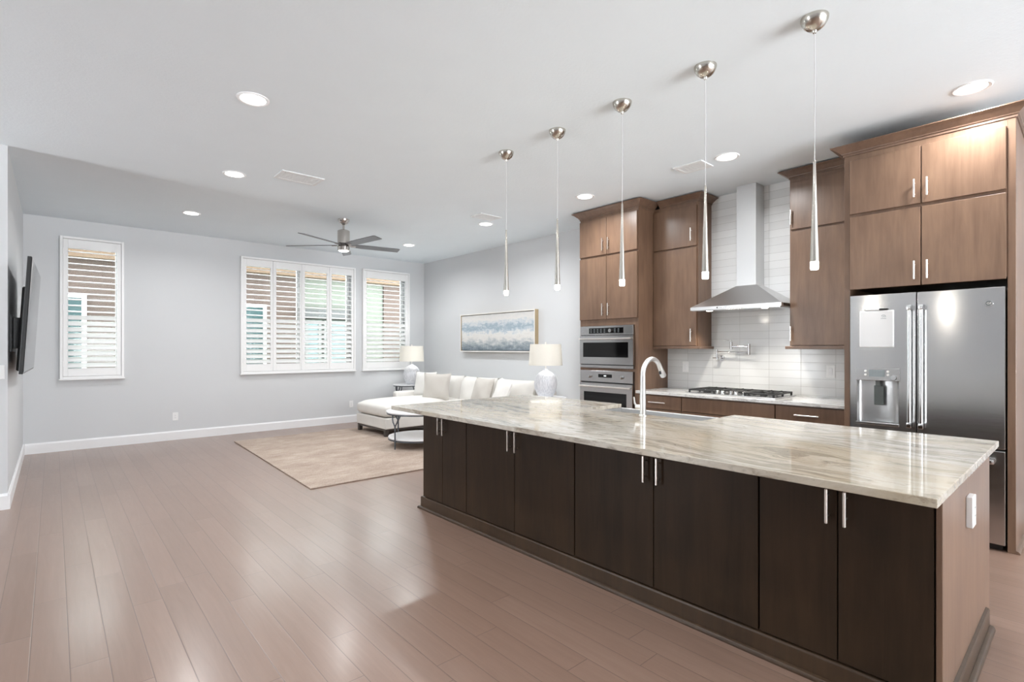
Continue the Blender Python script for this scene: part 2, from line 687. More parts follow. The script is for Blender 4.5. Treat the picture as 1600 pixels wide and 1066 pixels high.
# back wall around the three windows
bm = BM()
xs = [XL - .2]
for (a, b, z0, z1) in WIN:
    xs += [a, b]
xs.append(XR)
for i in range(0, len(xs), 2):
    box(bm, xs[i], xs[i + 1], YB, YB + WT, 0, H)
for (a, b, z0, z1) in WIN:
    box(bm, a, b, YB, YB + WT, 0, z0)
    box(bm, a, b, YB, YB + WT, z1, H)
struct('wall_back', bm, M['wall'])
bm = BM(); box(bm, XL - .2, XL, 6.12, YB, 0, H); struct('wall_left', bm, M['wall'])
bm = BM(); box(bm, XFL, XL - .2, 6.12, 6.32, 0, H); struct('wall_left_return', bm, M['wall'])
# far left wall and front wall, unseen, with window and patio openings added for daylight
bm = BM()
box(bm, XFL - .2, XFL, YF, 5.2, 0, H); box(bm, XFL - .2, XFL, 6.1, 6.32, 0, H)
box(bm, XFL - .2, XFL, 5.2, 6.1, 0, .1); box(bm, XFL - .2, XFL, 5.2, 6.1, 2.8, H)
struct('wall_far_left', bm, M['wall'])
bm = BM()
for y in (5.2, 6.04):
    box(bm, XFL - .15, XFL - .08, y, y + .06, .1, 2.8)
box(bm, XFL - .15, XFL - .08, 5.26, 6.04, 2.74, 2.8); box(bm, XFL - .15, XFL - .08, 5.26, 6.04, .1, .16)
struct('window_4', bm, M['trim'])  # unseen side window, added to brighten the living room and ceiling
bm = BM()
box(bm, XFL - .2, .5, YF - .2, YF, 0, H); box(bm, 5.5, XR, YF - .2, YF, 0, H)
box(bm, .5, 5.5, YF - .2, YF, 2.55, H); box(bm, .5, 5.5, YF - .2, YF, 0, .05)
struct('wall_front', bm, M['wall'])
bm = BM()
for x in (.5, 2.12, 3.78, 5.44):
    box(bm, x, x + .06, YF - .15, YF - .08, .05, 2.55)
box(bm, .56, 5.44, YF - .15, YF - .08, 2.49, 2.55)
struct('door_added_patio', bm, M['trim'])  # unseen patio door, added to let in light from behind

def baseprof(h=.135, t=.016):
    return [(0, 0), (t, 0), (t, h - .02), (t * .55, h - .006), (t * .4, h), (0, h)]


bm = BM(); sweep(bm, [(XL + .016, YB), (XR - .016, YB)], baseprof()); struct('baseboard_back', bm, M['trim'])
bm = BM(); sweep(bm, [(-4.98, 6.12), (XL, 6.12)], baseprof()); struct('baseboard_left_return', bm, M['trim'])
bm = BM(); sweep(bm, [(XL, 6.104), (XL, YB)], baseprof()); struct('baseboard_left', bm, M['trim'])
bm = BM(); sweep(bm, [(XR, YB), (XR, 4.38)], baseprof()); struct('baseboard_right', bm, M['trim'])
bm = BM(); sweep(bm, [(XR, .33), (XR, -6.4)], baseprof()); struct('baseboard_right_near', bm, M['trim'])
# tiled backsplash up to the ceiling
bm = BM(); box(bm, XR - .012, XR, 1.36, 3.488, .84, H); struct('trim_1', bm, M['tile'])

# windows: vinyl frame + pane
for i, (a, b, z0, z1) in enumerate(WIN):
    bm = BM()
    w = .05
    y0, y1 = YB + .13, YB + .19
    box(bm, a, a + w, y0, y1, z0, z1); box(bm, b - w, b, y0, y1, z0, z1)
    box(bm, a + w, b - w, y0, y1, z0, z0 + w); box(bm, a + w, b - w, y0, y1, z1 - w, z1)
    if i == 1:
        box(bm, 3.17, 3.27, y0, y1, z0 + w, z1 - w)
    wf = struct('window_%d' % (i + 1), bm, M['trim'])
    bm = BM()
    box(bm, a + w, b - w, YB + .158, YB + .162, z0 + w, z1 - w)
    g = struct('pane', bm, M['glass'], wf)


# ------------------------------------------------------------------ plantation shutters
def slats(x0, x1, zlo, zhi, zsplit):
    bm = BM()
    n = round((zhi - zlo) / .0815)
    p = (zhi - zlo) / n
    w, t = .088, .011
    yc = YB - .022
    for k in range(n):
        z = zlo + (k + .5) * p
        ang = radians(11) if z > zsplit else radians(41)     # room edge low
        g = bmesh.ops.create_cube(bm, size=1)['verts']
        es = list({e for v in g for e in v.link_edges})
        for v in g:
            v.co = Vector((v.co.x * (x1 - x0), v.co.y * w, v.co.z * t))
        long_e = [e for e in es if abs((e.verts[0].co - e.verts[1].co).x) > .01]
        r = bmesh.ops.bevel(bm, geom=long_e, offset=.0045, segments=2, affect='EDGES', profile=.5)
        vs = set(g) | set(r['verts'])
        vs = [v for v in vs if v.is_valid]
        for v in vs:
            y, zz = v.co.y, v.co.z
            v.co = Vector((v.co.x + (x0 + x1) / 2, yc + y * cos(ang) - zz * sin(ang), z + y * sin(ang) + zz * cos(ang)))
    return bm


def shutter(label, X0, X1, Z0, Z1, panels, oz0, oz1):
    t = thing('plantation_shutter', label, 'shutter', ((X0 + X1) / 2, YB, Z0))
    bm = BM()
    f = .03
    ya, yb = YB - .052, YB
    box(bm, X0, X0 + f, ya, yb, Z0, Z1, .003); box(bm, X1 - f, X1, ya, yb, Z0, Z1, .003)
    box(bm, X0 + f, X1 - f, ya, yb, Z0, Z0 + f, .003); box(bm, X0 + f, X1 - f, ya, yb, Z1 - f, Z1, .003)
    box(bm, X0 - .01, X1 + .01, ya - .012, yb, Z0 - .018, Z0, .003)
    part('frame', bm, M['shutter'], t)
    for (p0, p1, l0, l1) in panels:
        bm = BM()
        ya2, yb2 = YB - .040, YB - .004
        box(bm, p0, l0, ya2, yb2, Z0 + f + .003, Z1 - f - .003, .003)
        box(bm, l1, p1, ya2, yb2, Z0 + f + .003, Z1 - f - .003, .003)
        box(bm, l0, l1, ya2, yb2, Z0 + f + .003, oz0, .003)
        box(bm, l0, l1, ya2, yb2, oz1, Z1 - f - .003, .003)
        pn = part('shutter_panel', bm, M['shutter'], t)
        part('louvers', slats(l0 + .002, l1 - .002, oz0, oz1, oz0 + (oz1 - oz0) * .47), M['shutter'], pn)
    for z in (Z0 + .2, (Z0 + Z1) / 2, Z1 - .2):
        bm = BM(); tube(bm, [(X0 + f, ya - .004, z - .035), (X0 + f, ya - .004, z + .035)], .006, 8)
        part('hinge', bm, M['shutter'], t)
    return t


shutter('tall narrow white plantation shutter alone at the left end of the back wall', .062, .742, .955, 2.846,
        [(.094, .710, .143, .661)], 1.092, 2.691)
shutter('wide four-panel white plantation shutter in the middle of the back wall', 2.235, 4.158, .955, 2.832,
        [(2.267, 2.720, 2.318, 2.685), (2.723, 3.184, 2.775, 3.160), (3.187, 3.671, 3.245, 3.630), (3.674, 4.126, 3.716, 4.085)], 1.105, 2.684)
shutter('single-panel white plantation shutter beside the far corner lamp', 4.302, 5.290, .955, 2.84,
        [(4.334, 5.258, 4.379, 5.196)], 1.10, 2.675)

# ------------------------------------------------------------------ outside
bm = BM(); box(bm, -8, 16, YB + WT, 22, -.3, -.2); struct('ground', bm, M['lawn'])
t = thing('neighbor_house', 'brown neighboring house with pale green bay seen through the shutters', 'house', (4, 13.5, -.2))
bm = BM(); box(bm, -.5, 4.5, 13.0, 13.3, -.2, 3.6); box(bm, 6.8, 10, 13.0, 13.3, -.2, 3.6); part('siding_wall', bm, M['siding'], t)
bm = BM(); box(bm, 4.5, 6.8, 13.05, 13.3, -.2, 3.6); part('stucco_wall', bm, M['stucco'], t)
bm = BM(); box(bm, -.8, 10.3, 12.72, 12.99, 3.09, 3.3); part('soffit', bm, M['fascia'], t)


def hwin(x0, x1, z0, z1, fr, gl, nm='house_window'):
    bm = BM()
    box(bm, x0, x0 + .07, 12.93, 12.995, z0, z1); box(bm, x1 - .07, x1, 12.93, 12.995, z0, z1)
    box(bm, x0 + .07, x1 - .07, 12.93, 12.995, z0, z0 + .07); box(bm, x0 + .07, x1 - .07, 12.93, 12.995, z1 - .07, z1)
    o = part(nm, bm, fr, t)
    bm = BM(); box(bm, x0 + .07, x1 - .07, 12.96, 12.98, z0 + .07, z1 - .07)
    part('pane', bm, gl, o)


hwin(-.35, .48, .75, 2.4, M['trim'], M['teal'])
hwin(2.75, 3.75, .6, 2.38, M['trim'], M['teal'])
hwin(4.65, 5.05, .0, 2.06, M['dwindow'], M['teal_l'], 'house_door')
hwin(5.12, 6.0, .0, 2.06, M['dwindow'], M['teal_l'], 'house_door')
bm = BM(); box(bm, 4.52, 6.2, 12.8, 13.04, 2.1, 2.32); part('awning', bm, M['iron'], t)


# ------------------------------------------------------------------ cabinet pieces
def bar_pull(parent, x, y, z0, z1, axis='z', back=.03, r=.0055, name='handle'):
    """bar pull in front (towards -x) of a door whose face is at x"""
    bm = BM()
    if axis == 'z':
        box(bm, x - back - r, x - back + r, y - r, y + r, z0, z1, .002)
        L = z1 - z0
        for z in (z0 + L * .2, z1 - L * .2):
            tube(bm, [(x - back, y, z), (x, y, z)], .004, 8)
    else:
        y0, y1 = z0, z1
        z = y
        box(bm, x - back - r, x - back + r, y0, y1, z - r, z + r, .002)
        L = y1 - y0
        for yy in (y0 + L * .2, y1 - L * .2):
            tube(bm, [(x - back, yy, z), (x, yy, z)], .004, 8)
    return part(name, bm, M['pull'], parent, label='satin nickel bar pull')


def door(parent, xf, y0, y1, z0, z1, hy=None, hz=None, th=.02, name='door', mat=None, axis='z'):
    g = .0022
    bm = BM()
    box(bm, xf, xf + th, y0 + g, y1 - g, z0 + g, z1 - g, .0025, 2)
    d = part(name, bm, mat or M['cabinet'], parent)
    if hy is not None and axis == 'z':
        bar_pull(d, xf, hy, hz[0], hz[1])
    elif hy is not None:
        bar_pull(d, xf, hz, hy[0], hy[1], axis='y')
    return d


def crown_prof(z0, z1, out):
    h = z1 - z0
    return [(-.02, z0 - .012), (.008, z0 - .012), (.008, z0 + .05 * h), (.016, z0 + .1 * h), (.22 * out, z0 + .22 * h), (.42 * out, z0 + .42 * h), (.70 * out, z0 + .70 * h),
            (.92 * out, z0 + .86 * h), (out, z0 + .9 * h), (out, z1), (-.02, z1)]


# oven tower ----------------------------------------------------------
t = thing('oven_tower_cabinet', 'tall brown cabinet tower holding the two built-in ovens', 'cabinet', (5.33, 3.93, 0))
XF = 5.03
bm = BM()
box(bm, XF, XR - .002, 3.49, 3.508, 0, 2.99); box(bm, XF, XR - .002, 4.347, 4.365, 0, 2.99)
box(bm, XF, XF + .02, 3.508, 3.545, .1, 1.70); box(bm, XF, XF + .02, 4.336, 4.347, .1, 1.70)
box(bm, XF, XR - .002, 3.508, 4.347, 1.637, 2.99)
box(bm, XF, XR - .002, 3.508, 4.347, .1, .34)
box(bm, XF + .07, XR - .002, 3.508, 4.347, 0, .1)
box(bm, XF, XR - .01, 3.545, 4.336, 1.089, 1.118)
box(bm, XR - .02, XR - .002, 3.508, 4.347, .34, 1.637)
part('body', bm, M['cabinet'], t)
xd = 5.01
door(t, xd, 3.94, 4.363, 2.50, 2.952, 3.984, (2.548, 2.70))
door(t, xd, 3.497, 3.938, 2.50, 2.952, 3.898, (2.548, 2.70))
door(t, xd, 3.94, 4.363, 1.712, 2.482, 3.984, (1.757, 1.905))
door(t, xd, 3.497, 3.938, 1.712, 2.482, 3.898, (1.757, 1.905))
door(t, xd, 3.497, 4.363, .11, .335, name='drawer')
bm = BM(); sweep(bm, [(XR - .003, 4.365), (XF, 4.365), (XF, 3.49), (5.343, 3.49)], crown_prof(2.992, 3.066, .082))
part('crown_molding', bm, M['cabinet_trim'], t)

# microwave -----------------------------------------------------------
t = thing('microwave_oven', 'built-in stainless microwave oven set above the wall oven', 'microwave', (5.2, 3.94, 1.12))
xo = 5.012
bm = BM(); box(bm, xo + .02, 5.56, 3.56, 4.32, 1.122, 1.63); box(bm, xo + .005, xo + .02, 3.547, 4.334, 1.122, 1.634); part('body', bm, M['black'], t)
bm = BM(); box(bm, xo - .012, xo + .004, 3.543, 4.337, 1.522, 1.632, .002); cp = part('control_panel', bm, M['steel'], t)
bm = BM(); box(bm, xo - .014, xo - .0125, 3.68, 4.197, 1.541, 1.608); dp = part('display', bm, M['glassblack'], cp)
for j in range(9):
    yy = 4.165 - j * .052
    if abs(yy - 3.86) < .05:
        continue
    bm = BM()
    for zz in (1.556, 1.574, 1.592):
        box(bm, xo - .0148, xo - .0138, yy - .011, yy + .011, zz - .003, zz + .003)
    part('button_legend', bm, M['greyprint'], cp)
bm = BM(); tube(bm, [(xo - .04, 3.86, 1.574), (xo - .0145, 3.86, 1.574)], .022, 24); part('knob', bm, M['steel'], cp, smooth=True)
bm = BM()
D0, D1 = (3.537, 4.34), (1.166, 1.515)
W0, W1 = (3.604, 4.286), (1.252, 1.432)
for a in ((D0[0], W0[0], *D1), (W0[1], D0[1], *D1)):
    box(bm, xo - .022, xo + .004, *a)
box(bm, xo - .022, xo + .004, *W0, D1[0], W1[0]); box(bm, xo - .022, xo + .004, *W0, W1[1], D1[1])
dr = part('door', bm, M['steel'], t)
bm = BM(); box(bm, xo - .018, xo - .004, *W0, *W1); part('door_window', bm, M['glassblack'], dr)
bm = BM(); box(bm, xo - .066, xo - .048, 3.545, 4.325, 1.468, 1.487, .004, 2)
for y in (3.58, 4.29):
    box(bm, xo - .05, xo - .021, y - .012, y + .012, 1.47, 1.485, .002)
part('handle', bm, M['pull'], dr)
bm = BM(); box(bm, xo - .014, xo + .004, 3.541, 4.34, 1.122, 1.156, .002); part('vent_trim', bm, M['steel'], t)

# wall oven -----------------------------------------------------------
t = thing('wall_oven', 'built-in stainless wall oven set directly below the microwave', 'oven', (5.2, 3.94, .34))
bm = BM(); box(bm, xo + .02, 5.56, 3.56, 4.32, .342, 1.085); box(bm, xo + .005, xo + .02, 3.547, 4.334, .342, 1.088); part('body', bm, M['black'], t)
bm = BM(); box(bm, xo - .012, xo + .004, 3.549, 4.338, .95, 1.087, .002); cp = part('control_panel', bm, M['steel'], t)
bm = BM(); box(bm, xo - .0145, xo - .0125, 3.847, 4.051, 1.006, 1.046); dd = part('display', bm, M['glassblack'], cp)
bm = BM(); box(bm, xo - .0152, xo - .0148, 3.93, 3.965, 1.02, 1.032); part('display_digits', bm, M['display'], cp)
for j in range(7):
    yy = 4.035 - j * .028
    bm = BM(); box(bm, xo - .0135, xo - .0115, yy - .006, yy + .006, .986, .990); part('button', bm, M['greyprint'], cp)
for y in (4.191, 3.709):
    bm = BM(); tube(bm, [(xo - .045, y, 1.018), (xo - .012, y, 1.018)], [.021, .025], 24); part('knob', bm, M['steel'], cp, smooth=True)
bm = BM()
D0, D1 = (3.549, 4.338), (.35, .935)
W0, W1 = (3.628, 4.273), (.46, .825)
for a in ((D0[0], W0[0], *D1), (W0[1], D0[1], *D1)):
    box(bm, xo - .022, xo + .004, *a)
box(bm, xo - .022, xo + .004, *W0, D1[0], W1[0]); box(bm, xo - .022, xo + .004, *W0, W1[1], D1[1])
dr = part('door', bm, M['steel'], t)
bm = BM(); box(bm, xo - .018, xo - .004, *W0, *W1); part('door_window', bm, M['glassblack'], dr)
bm = BM(); box(bm, xo - .066, xo - .048, 3.556, 4.325, .886, .904, .004, 2)
for y in (3.59, 4.29):
    box(bm, xo - .05, xo - .021, y - .012, y + .012, .888, .902, .002)
part('handle', bm, M['pull'], dr)


# wall cabinets either side of the hood --------------------------------
def wall_cab(label, y0, y1, dy0, dy1, hy, hz_up, hz_lo, rail, crown):
    t = thing('wall_cabinet', label, 'cabinet', (5.5, (y0 + y1) / 2, 1.36))
    bm = BM(); box(bm, 5.342, XR - .014, y0, y1, 1.384, 2.999); part('body', bm, M['cabinet'], t)
    door(t, 5.32, dy0, dy1, 2.502, 2.957, hy, hz_up)
    door(t, 5.32, dy0, dy1, 1.387, 2.488, hy, hz_lo)
    bm = BM(); box(bm, 5.312, XR - .014, rail[0], rail[1], 1.354, 1.383, .004); part('light_rail', bm, M['cabinet_trim'], t)
    bm = BM(); sweep(bm, crown, crown_prof(3.006, 3.066, .085)); part('crown_molding', bm, M['cabinet_trim'], t)


wall_cab('brown wall cabinet between the oven tower and the range hood', 2.924, 3.488, 2.935, 3.484, 2.992, (2.554, 2.702), (1.435, 1.58),
         (2.893, 3.488), [(5.342, 3.407), (5.342, 2.924), (XR - .014, 2.924)])
wall_cab('brown wall cabinet between the range hood and the refrigerator', 1.372, 1.972, 1.376, 1.966, 1.949, (2.547, 2.691), (1.431, 1.573),
         (1.372, 2.007), [(XR - .014, 1.972), (5.342, 1.972), (5.342, 1.372)])

# refrigerator surround ------------------------------------------------
t = thing('refrigerator_cabinet', 'large brown four-door cabinet and side panels framing the refrigerator', 'cabinet', (5.2, .86, 0))
XF = 4.76
bm = BM(); box(bm, XF, XR - .002, .396, 1.308, 1.84, 2.90); part('body', bm, M['cabinet'], t)
for y0, y1 in ((1.308, 1.347), (.354, .396)):
    bm = BM(); box(bm, XF, XR - .016, y0, y1, 0, 2.90, .002); part('side_panel', bm, M['cabinet'], t)
xd = 4.74
door(t, xd, .853, 1.306, 2.422, 2.848, .889, (2.467, 2.602))
door(t, xd, .399, .851, 2.422, 2.848, .814, (2.467, 2.602))
door(t, xd, .853, 1.306, 1.824, 2.402, .889, (1.868, 2.004))
door(t, xd, .399, .851, 1.824, 2.402, .814, (1.868, 2.004))
bm = BM(); sweep(bm, [(5.24, 1.347), (XF, 1.347), (XF, .354), (XR - .003, .354)], crown_prof(2.905, 2.968, .08))
box(bm, XF + .02, 5.6, .36, 1.34, 2.90, 2.962)
part('crown_molding', bm, M['cabinet_trim'], t)
bm = BM(); sweep(bm, [(XF, .354), (XR - .02, .354)], [(0, 0), (.02, 0), (.02, .008), (.012, .018), (0, .022)])
part('shoe_molding', bm, M['cabinet_trim'], t)

# refrigerator ---------------------------------------------------------
t = thing('refrigerator', 'stainless french-door refrigerator with a dispenser in its left door', 'refrigerator', (5.15, .873, 0))
X0 = 4.74
bm = BM(); box(bm, X0 + .075, 5.6, .41, 1.292, .03, 1.765); box(bm, X0 + .1, 5.5, .44, 1.262, 0, .03); part('body', bm, M['dwindow'], t)
# left door with its dispenser niche cut in
bm = BM()
yl, yr, zl, zh = 1.3, .881, .685, 1.775
ny0, ny1, nz0, nz1 = .985, 1.254, .79, 1.113
th = .07
box(bm, X0, X0 + th, ny1, yl, zl, zh); box(bm, X0, X0 + th, yr, ny0, zl, zh)
box(bm, X0, X0 + th, ny0, ny1, zl, nz0); box(bm, X0, X0 + th, ny0, ny1, nz1, zh)
ld = part('door', bm, M['steel'], t)
bm = BM()
n = 14
pts = []
for k in range(n + 1):      # curved niche lining
    a = pi * k / n
    pts.append((X0 + .006 + .058 * sin(a) ** .6, (ny0 + ny1) / 2 + (ny1 - ny0) / 2 * cos(a)))
v0 = [bm.verts.new((x, y, nz0)) for x, y in pts]
v1 = [bm.verts.new((x, y, nz1)) for x, y in pts]
for k in range(n):
    bm.faces.new((v0[k], v0[k + 1], v1[k + 1], v1[k]))
bm.faces.new(v0); bm.faces.new(v1)
part('dispenser_niche', bm, M['steel_v'], ld, smooth=True)
bm = BM(); box(bm, X0 - .010, X0 + .002, .977, 1.26, 1.113, 1.21, .003, 2); part('dispenser_panel', bm, M['steel'], ld)
bm = BM(); box(bm, X0 - .0112, X0 - .0102, 1.07, 1.172, 1.144, 1.197); part('dispenser_screen', bm, M['greyprint'], ld)
for (y, z) in ((1.194, 1.187), (1.194, 1.158), (1.05, 1.186), (1.05, 1.16)):
    bm = BM(); tube(bm, [(X0 - .014, y, z), (X0 - .009, y, z)], .0085, 14); part('button', bm, M['pull'], ld)
bm = BM(); tube(bm, [(X0 - .028, 1.013, 1.14), (X0 - .009, 1.013, 1.14)], [.017, .019], 20); part('knob', bm, M['chrome'], ld, smooth=True)
bm = BM(); box(bm, X0 - .016, X0 + .03, .98, 1.26, .772, .792, .003, 2); part('drip_tray', bm, M['steel'], ld)
bm = BM(); box(bm, X0 + .028, X0 + .036, 1.085, 1.148, .925, 1.075, .003); box(bm, X0 + .015, X0 + .05, 1.105, 1.135, 1.075, 1.112)
part('paddle', bm, M['dwindow'], ld)
bm = BM(); box(bm, X0, X0 + th, .404, .875, zl, zh, .004, 2); rd = part('door', bm, M['steel'], t)
for d_, y in ((ld, .912), (rd, .842)):
    bm = BM()
    tube(bm, [(X0 - .058, y, .80), (X0 - .058, y, 1.66)], .0125, 18)
    for z in (.80, 1.66):
        box(bm, X0 - .073, X0, y - .0145, y + .0145, z - .02, z + .02, .004, 2)
    part('handle', bm, M['handlebar'], d_, smooth=True)
# badge
bm = BM(); tube(bm, [(X0 - .004, .485, 1.667), (X0, .485, 1.667)], [.021, .023], 28); bd = part('badge', bm, M['chrome'], rd, smooth=True)
bm = BM(); tube(bm, [(X0 - .0048, .485, 1.667), (X0 - .0035, .485, 1.667)], .0175, 28); part('badge_face', bm, M['dwindow'], rd)


def lettering(txt, size, Mx, mat, parent, name):
    cu = bpy.data.curves.new('tmp_text', 'FONT')
    cu.body = txt
    cu.size = size
    cu.align_x = 'CENTER'
    cu.align_y = 'CENTER'
    cu.extrude = .0003
    cu.shear = .2
    o = bpy.data.objects.new('tmp_text', cu)
    COL.objects.link(o)
    bpy.context.view_layer.update()
    me = bpy.data.meshes.new_from_object(o.evaluated_get(bpy.context.evaluated_depsgraph_get()))
    bpy.data.objects.remove(o)
    bpy.data.curves.remove(cu)
    me.transform(Mx)
    b = BM()
    b.from_mesh(me)
    bpy.data.meshes.remove(me)
    return part(name, b, mat, parent)


# text plane facing -x: text x -> -y, text y -> z
Rx = Matrix(((0, 0, -1, X0 - .0052), (-1, 0, 0, .485), (0, 1, 0, 1.667), (0, 0, 0, 1)))
lettering('GE', .021, Rx, M['pull'], rd, 'badge_lettering')
bm = BM(); box(bm, X0, X0 + th, .404, 1.3, .045, .672, .004, 2); fd = part('freezer_drawer', bm, M['steel'], t)
bm = BM()
tube(bm, [(X0 - .058, .455, .604), (X0 - .058, 1.25, .604)], .0125, 18)
for y in (.474, 1.231):
    box(bm, X0 - .073, X0, y - .02, y + .02, .589, .619, .004, 2)
part('handle', bm, M['handlebar'], fd, smooth=True)
bm = BM(); box(bm, X0 + .03, X0 + .08, .42, 1.285, .005, .04); part('kick_plate', bm, M['black'], t)

# whiteboard and marker on the refrigerator door
t = thing('whiteboard', 'small white dry-erase board on the left refrigerator door', 'whiteboard', (X0, 1.125, 1.37))
bm = BM(); box(bm, X0 - .012, X0 - .0005, 1.013, 1.236, 1.369, 1.652, .005, 3); part('frame', bm, M['plate'], t)
bm = BM(); box(bm, X0 - .0128, X0 - .0118, 1.022, 1.227, 1.379, 1.642); part('writing_surface', bm, M['whiteboard'], t)
bm = BM()
pts = [(X0 - .0134, 1.077 + .014 * cos(a), 1.602 + .014 * sin(a)) for a in [radians(20 + 20 * k) for k in range(9)]]
tube(bm, pts, .0018, 6)
tube(bm, [(X0 - .0134, 1.085, 1.600), (X0 - .0134, 1.074, 1.606), (X0 - .0134, 1.068, 1.600)], .0016, 6)
box(bm, X0 - .0136, X0 - .0130, 1.06, 1.094, 1.588, 1.591)
part('printed_mark', bm, M['greyprint'], t)
t = thing('dry_erase_marker', 'thin white marker with black cap lying on the whiteboard top edge', 'marker', (X0 - .008, 1.125, 1.653))
bm = BM(); tube(bm, [(X0 - .008, 1.105, 1.6595), (X0 - .008, 1.19, 1.6595), (X0 - .008, 1.196, 1.6595)], [.0065, .0065, .005], 14); part('barrel', bm, M['marker'], t, smooth=True)
bm = BM(); tube(bm, [(X0 - .008, 1.05, 1.6595), (X0 - .008, 1.105, 1.6595)], [.006, .0072], 14); part('cap', bm, M['black'], t, smooth=True)
bm = BM(); tube(bm, [(X0 - .008, 1.196, 1.6595), (X0 - .008, 1.203, 1.6595)], .004, 10); part('tip', bm, M['black'], t, smooth=True)

# ------------------------------------------------------------------ base cabinets under the cooktop
for (y0, y1, label, hy) in ((2.928, 3.486, 'brown base cabinet left of the cooktop, against the oven tower', (3.108, 3.319)),
                            (1.974, 2.926, 'brown base cabinet with a plain drawer front below the cooktop', None),
                            (1.36, 1.972, 'brown base cabinet right of the cooktop, beside the refrigerator', (1.60, 1.80))):
    t = thing('base_cabinet', label, 'cabinet', (5.3, (y0 + y1) / 2, 0))
    bm = BM(); box(bm, 5.015, XR - .002, y0, y1, .1, .848); box(bm, 5.08, XR - .002, y0, y1, 0, .1); part('body', bm, M['cabinet'], t)
    if hy:
        door(t, 4.993, y0 + .002, y1 - .002, .69, .838, hy, .764, name='drawer', axis='y')
    else:
        door(t, 4.993, y0 + .002, y1 - .002, .69, .838, name='drawer')
    if hy:
        door(t, 4.993, y0 + .002, y1 - .002, .11, .685, hy[0] - .1, (.5, .64))
    else:
        ym = (y0 + y1) / 2
        door(t, 4.993, ym, y1 - .002, .11, .685, ym + .05, (.5, .64))
        door(t, 4.993, y0 + .002, ym, .11, .685, ym - .05, (.5, .64))

bm = BM(); prism(bm, [(4.965, 1.357), (XR - .014, 1.357), (XR - .014, 3.487), (4.965, 3.487)], .850, .882, .003)
solo('kitchen_worktop', bm, M['granite_w'], 'white veined stone worktop along the tiled wall', 'countertop', (5.3, 2.42, .850))

# cooktop --------------------------------------------------------------
CX0, CX1, CY0, CY1 = 5.06, 5.57, 1.995, 2.925
t = thing('gas_cooktop', 'stainless gas cooktop with black grates and a row of knobs', 'cooktop', (5.315, 2.46, .882))
zc = .883
bm = BM(); prism(bm, [(CX0, CY0), (CX1, CY0), (CX1, CY1), (CX0, CY1)], zc, zc + .012, .004); part('pan', bm, M['steel'], t)


def grate(y0, y1, x0, x1):
    bm = BM()
    z0, z1 = zc + .03, zc + .046
    s = .014
    for y in (y0, y1 - s):
        box(bm, x0, x1, y, y + s, z0, z1, .003)
    for x in (x0, x1 - s):
        box(bm, x, x + s, y0 + s, y1 - s, z0, z1, .003)
    n = max(3, int((y1 - y0) / .075))
    for k in range(1, n):
        y = y0 + (y1 - y0) * k / n
        box(bm, x0 + s, x1 - s, y - .005, y + .005, z0 + .004, z1 + .004, .002)
    xm = (x0 + x1) / 2
    box(bm, xm - .006, xm + .006, y0 + s, y1 - s, z0, z1, .002)
    m_ = .02
    for x in (x0, xm - .01, x1 - .018):
        for y in (y0, y1 - .018):
            box(bm, x, x + .018, y, y + .018, zc + .012, z0 + .004, .003)
    return bm


for (a, b, c, d_) in ((2.605, 2.90, CX0 + .03, CX1 - .03), (2.315, 2.60, CX0 + .17, CX1 - .03), (2.02, 2.31, CX0 + .03, CX1 - .03)):
    part('grate', grate(a, b, c, d_), M['iron'], t)
for (y, x, r) in ((2.75, CX0 + .15, .04), (2.75, CX0 + .38, .034), (2.457, CX0 + .34, .055), (2.165, CX0 + .15, .034), (2.165, CX0 + .38, .04)):
    bm = BM(); lathe(bm, [(0, .012), (r, .012), (r, .02), (r * .8, .024), (r * .8, .03), (0, .032)], (x, y, zc), 24); part('burner', bm, M['iron'], t, smooth=True)
for k, (y, dx) in enumerate(((2.60, .075), (2.53, .045), (2.46, .085), (2.39, .045), (2.32, .075))):
    bm = BM(); lathe(bm, [(.024, .011), (.024, .016), (.019, .018), (.017, .042), (.014, .045), (0, .045)], (CX0 + dx, y, zc), 20); part('knob', bm, M['chrome'], t, smooth=True)

# range hood -----------------------------------------------------------
t = thing('range_hood', 'stainless pyramid range hood with a tall square chimney', 'range hood', (5.4, 2.435, 1.763))
hx0, hx1, hy0, hy1 = 5.13, XR - .014, 1.968, 2.902
cx0, cy0, cy1 = 5.44, 2.337, 2.543
bm = BM()
box(bm, hx0, hx1, hy0, hy1, 1.763, 1.799, .002)
lo = [(hx0 + .003, hy0 + .003), (hx1, hy0 + .003), (hx1, hy1 - .003), (hx0 + .003, hy1 - .003)]
hi = [(cx0 - .004, cy0 - .004), (hx1, cy0 - .004), (hx1, cy1 + .004), (cx0 - .004, cy1 + .004)]
L_ = [bm.verts.new((x, y, 1.798)) for x, y in lo]
U_ = [bm.verts.new((x, y, 2.022)) for x, y in hi]
bm.faces.new(list(reversed(L_))); bm.faces.new(U_)
for k in range(4):
    bm.faces.new((L_[k], L_[(k + 1) % 4], U_[(k + 1) % 4], U_[k]))
part('canopy', bm, M['steel_v'], t)
bm = BM(); box(bm, cx0, hx1, cy0, cy1, 2.02, H - .001, .002); part('chimney', bm, M['steel_v'], t)
bm = BM(); box(bm, hx0 + .02, hx1 - .02, hy0 + .02, hy1 - .02, 1.757, 1.764); part('filter', bm, M['steel'], t)
bm = BM()
tube(bm, [(hx0 - .002, 2.6, 1.781), (hx0 + .002, 2.6, 1.781)], .007, 12)
part('button', bm, M['black'], t)
bm = BM()
for k in range(6):
    tube(bm, [(hx0 - .002, 2.575 - k * .022, 1.781), (hx0 + .002, 2.575 - k * .022, 1.781)], .006, 10)
part('button_row', bm, M['chrome'], t)
bm = BM(); box(bm, hx0 + .045, hx0 + .25, hy0 - .002, hy0 + .002, 1.768, 1.795); part('side_vent', bm, M['black'], t)
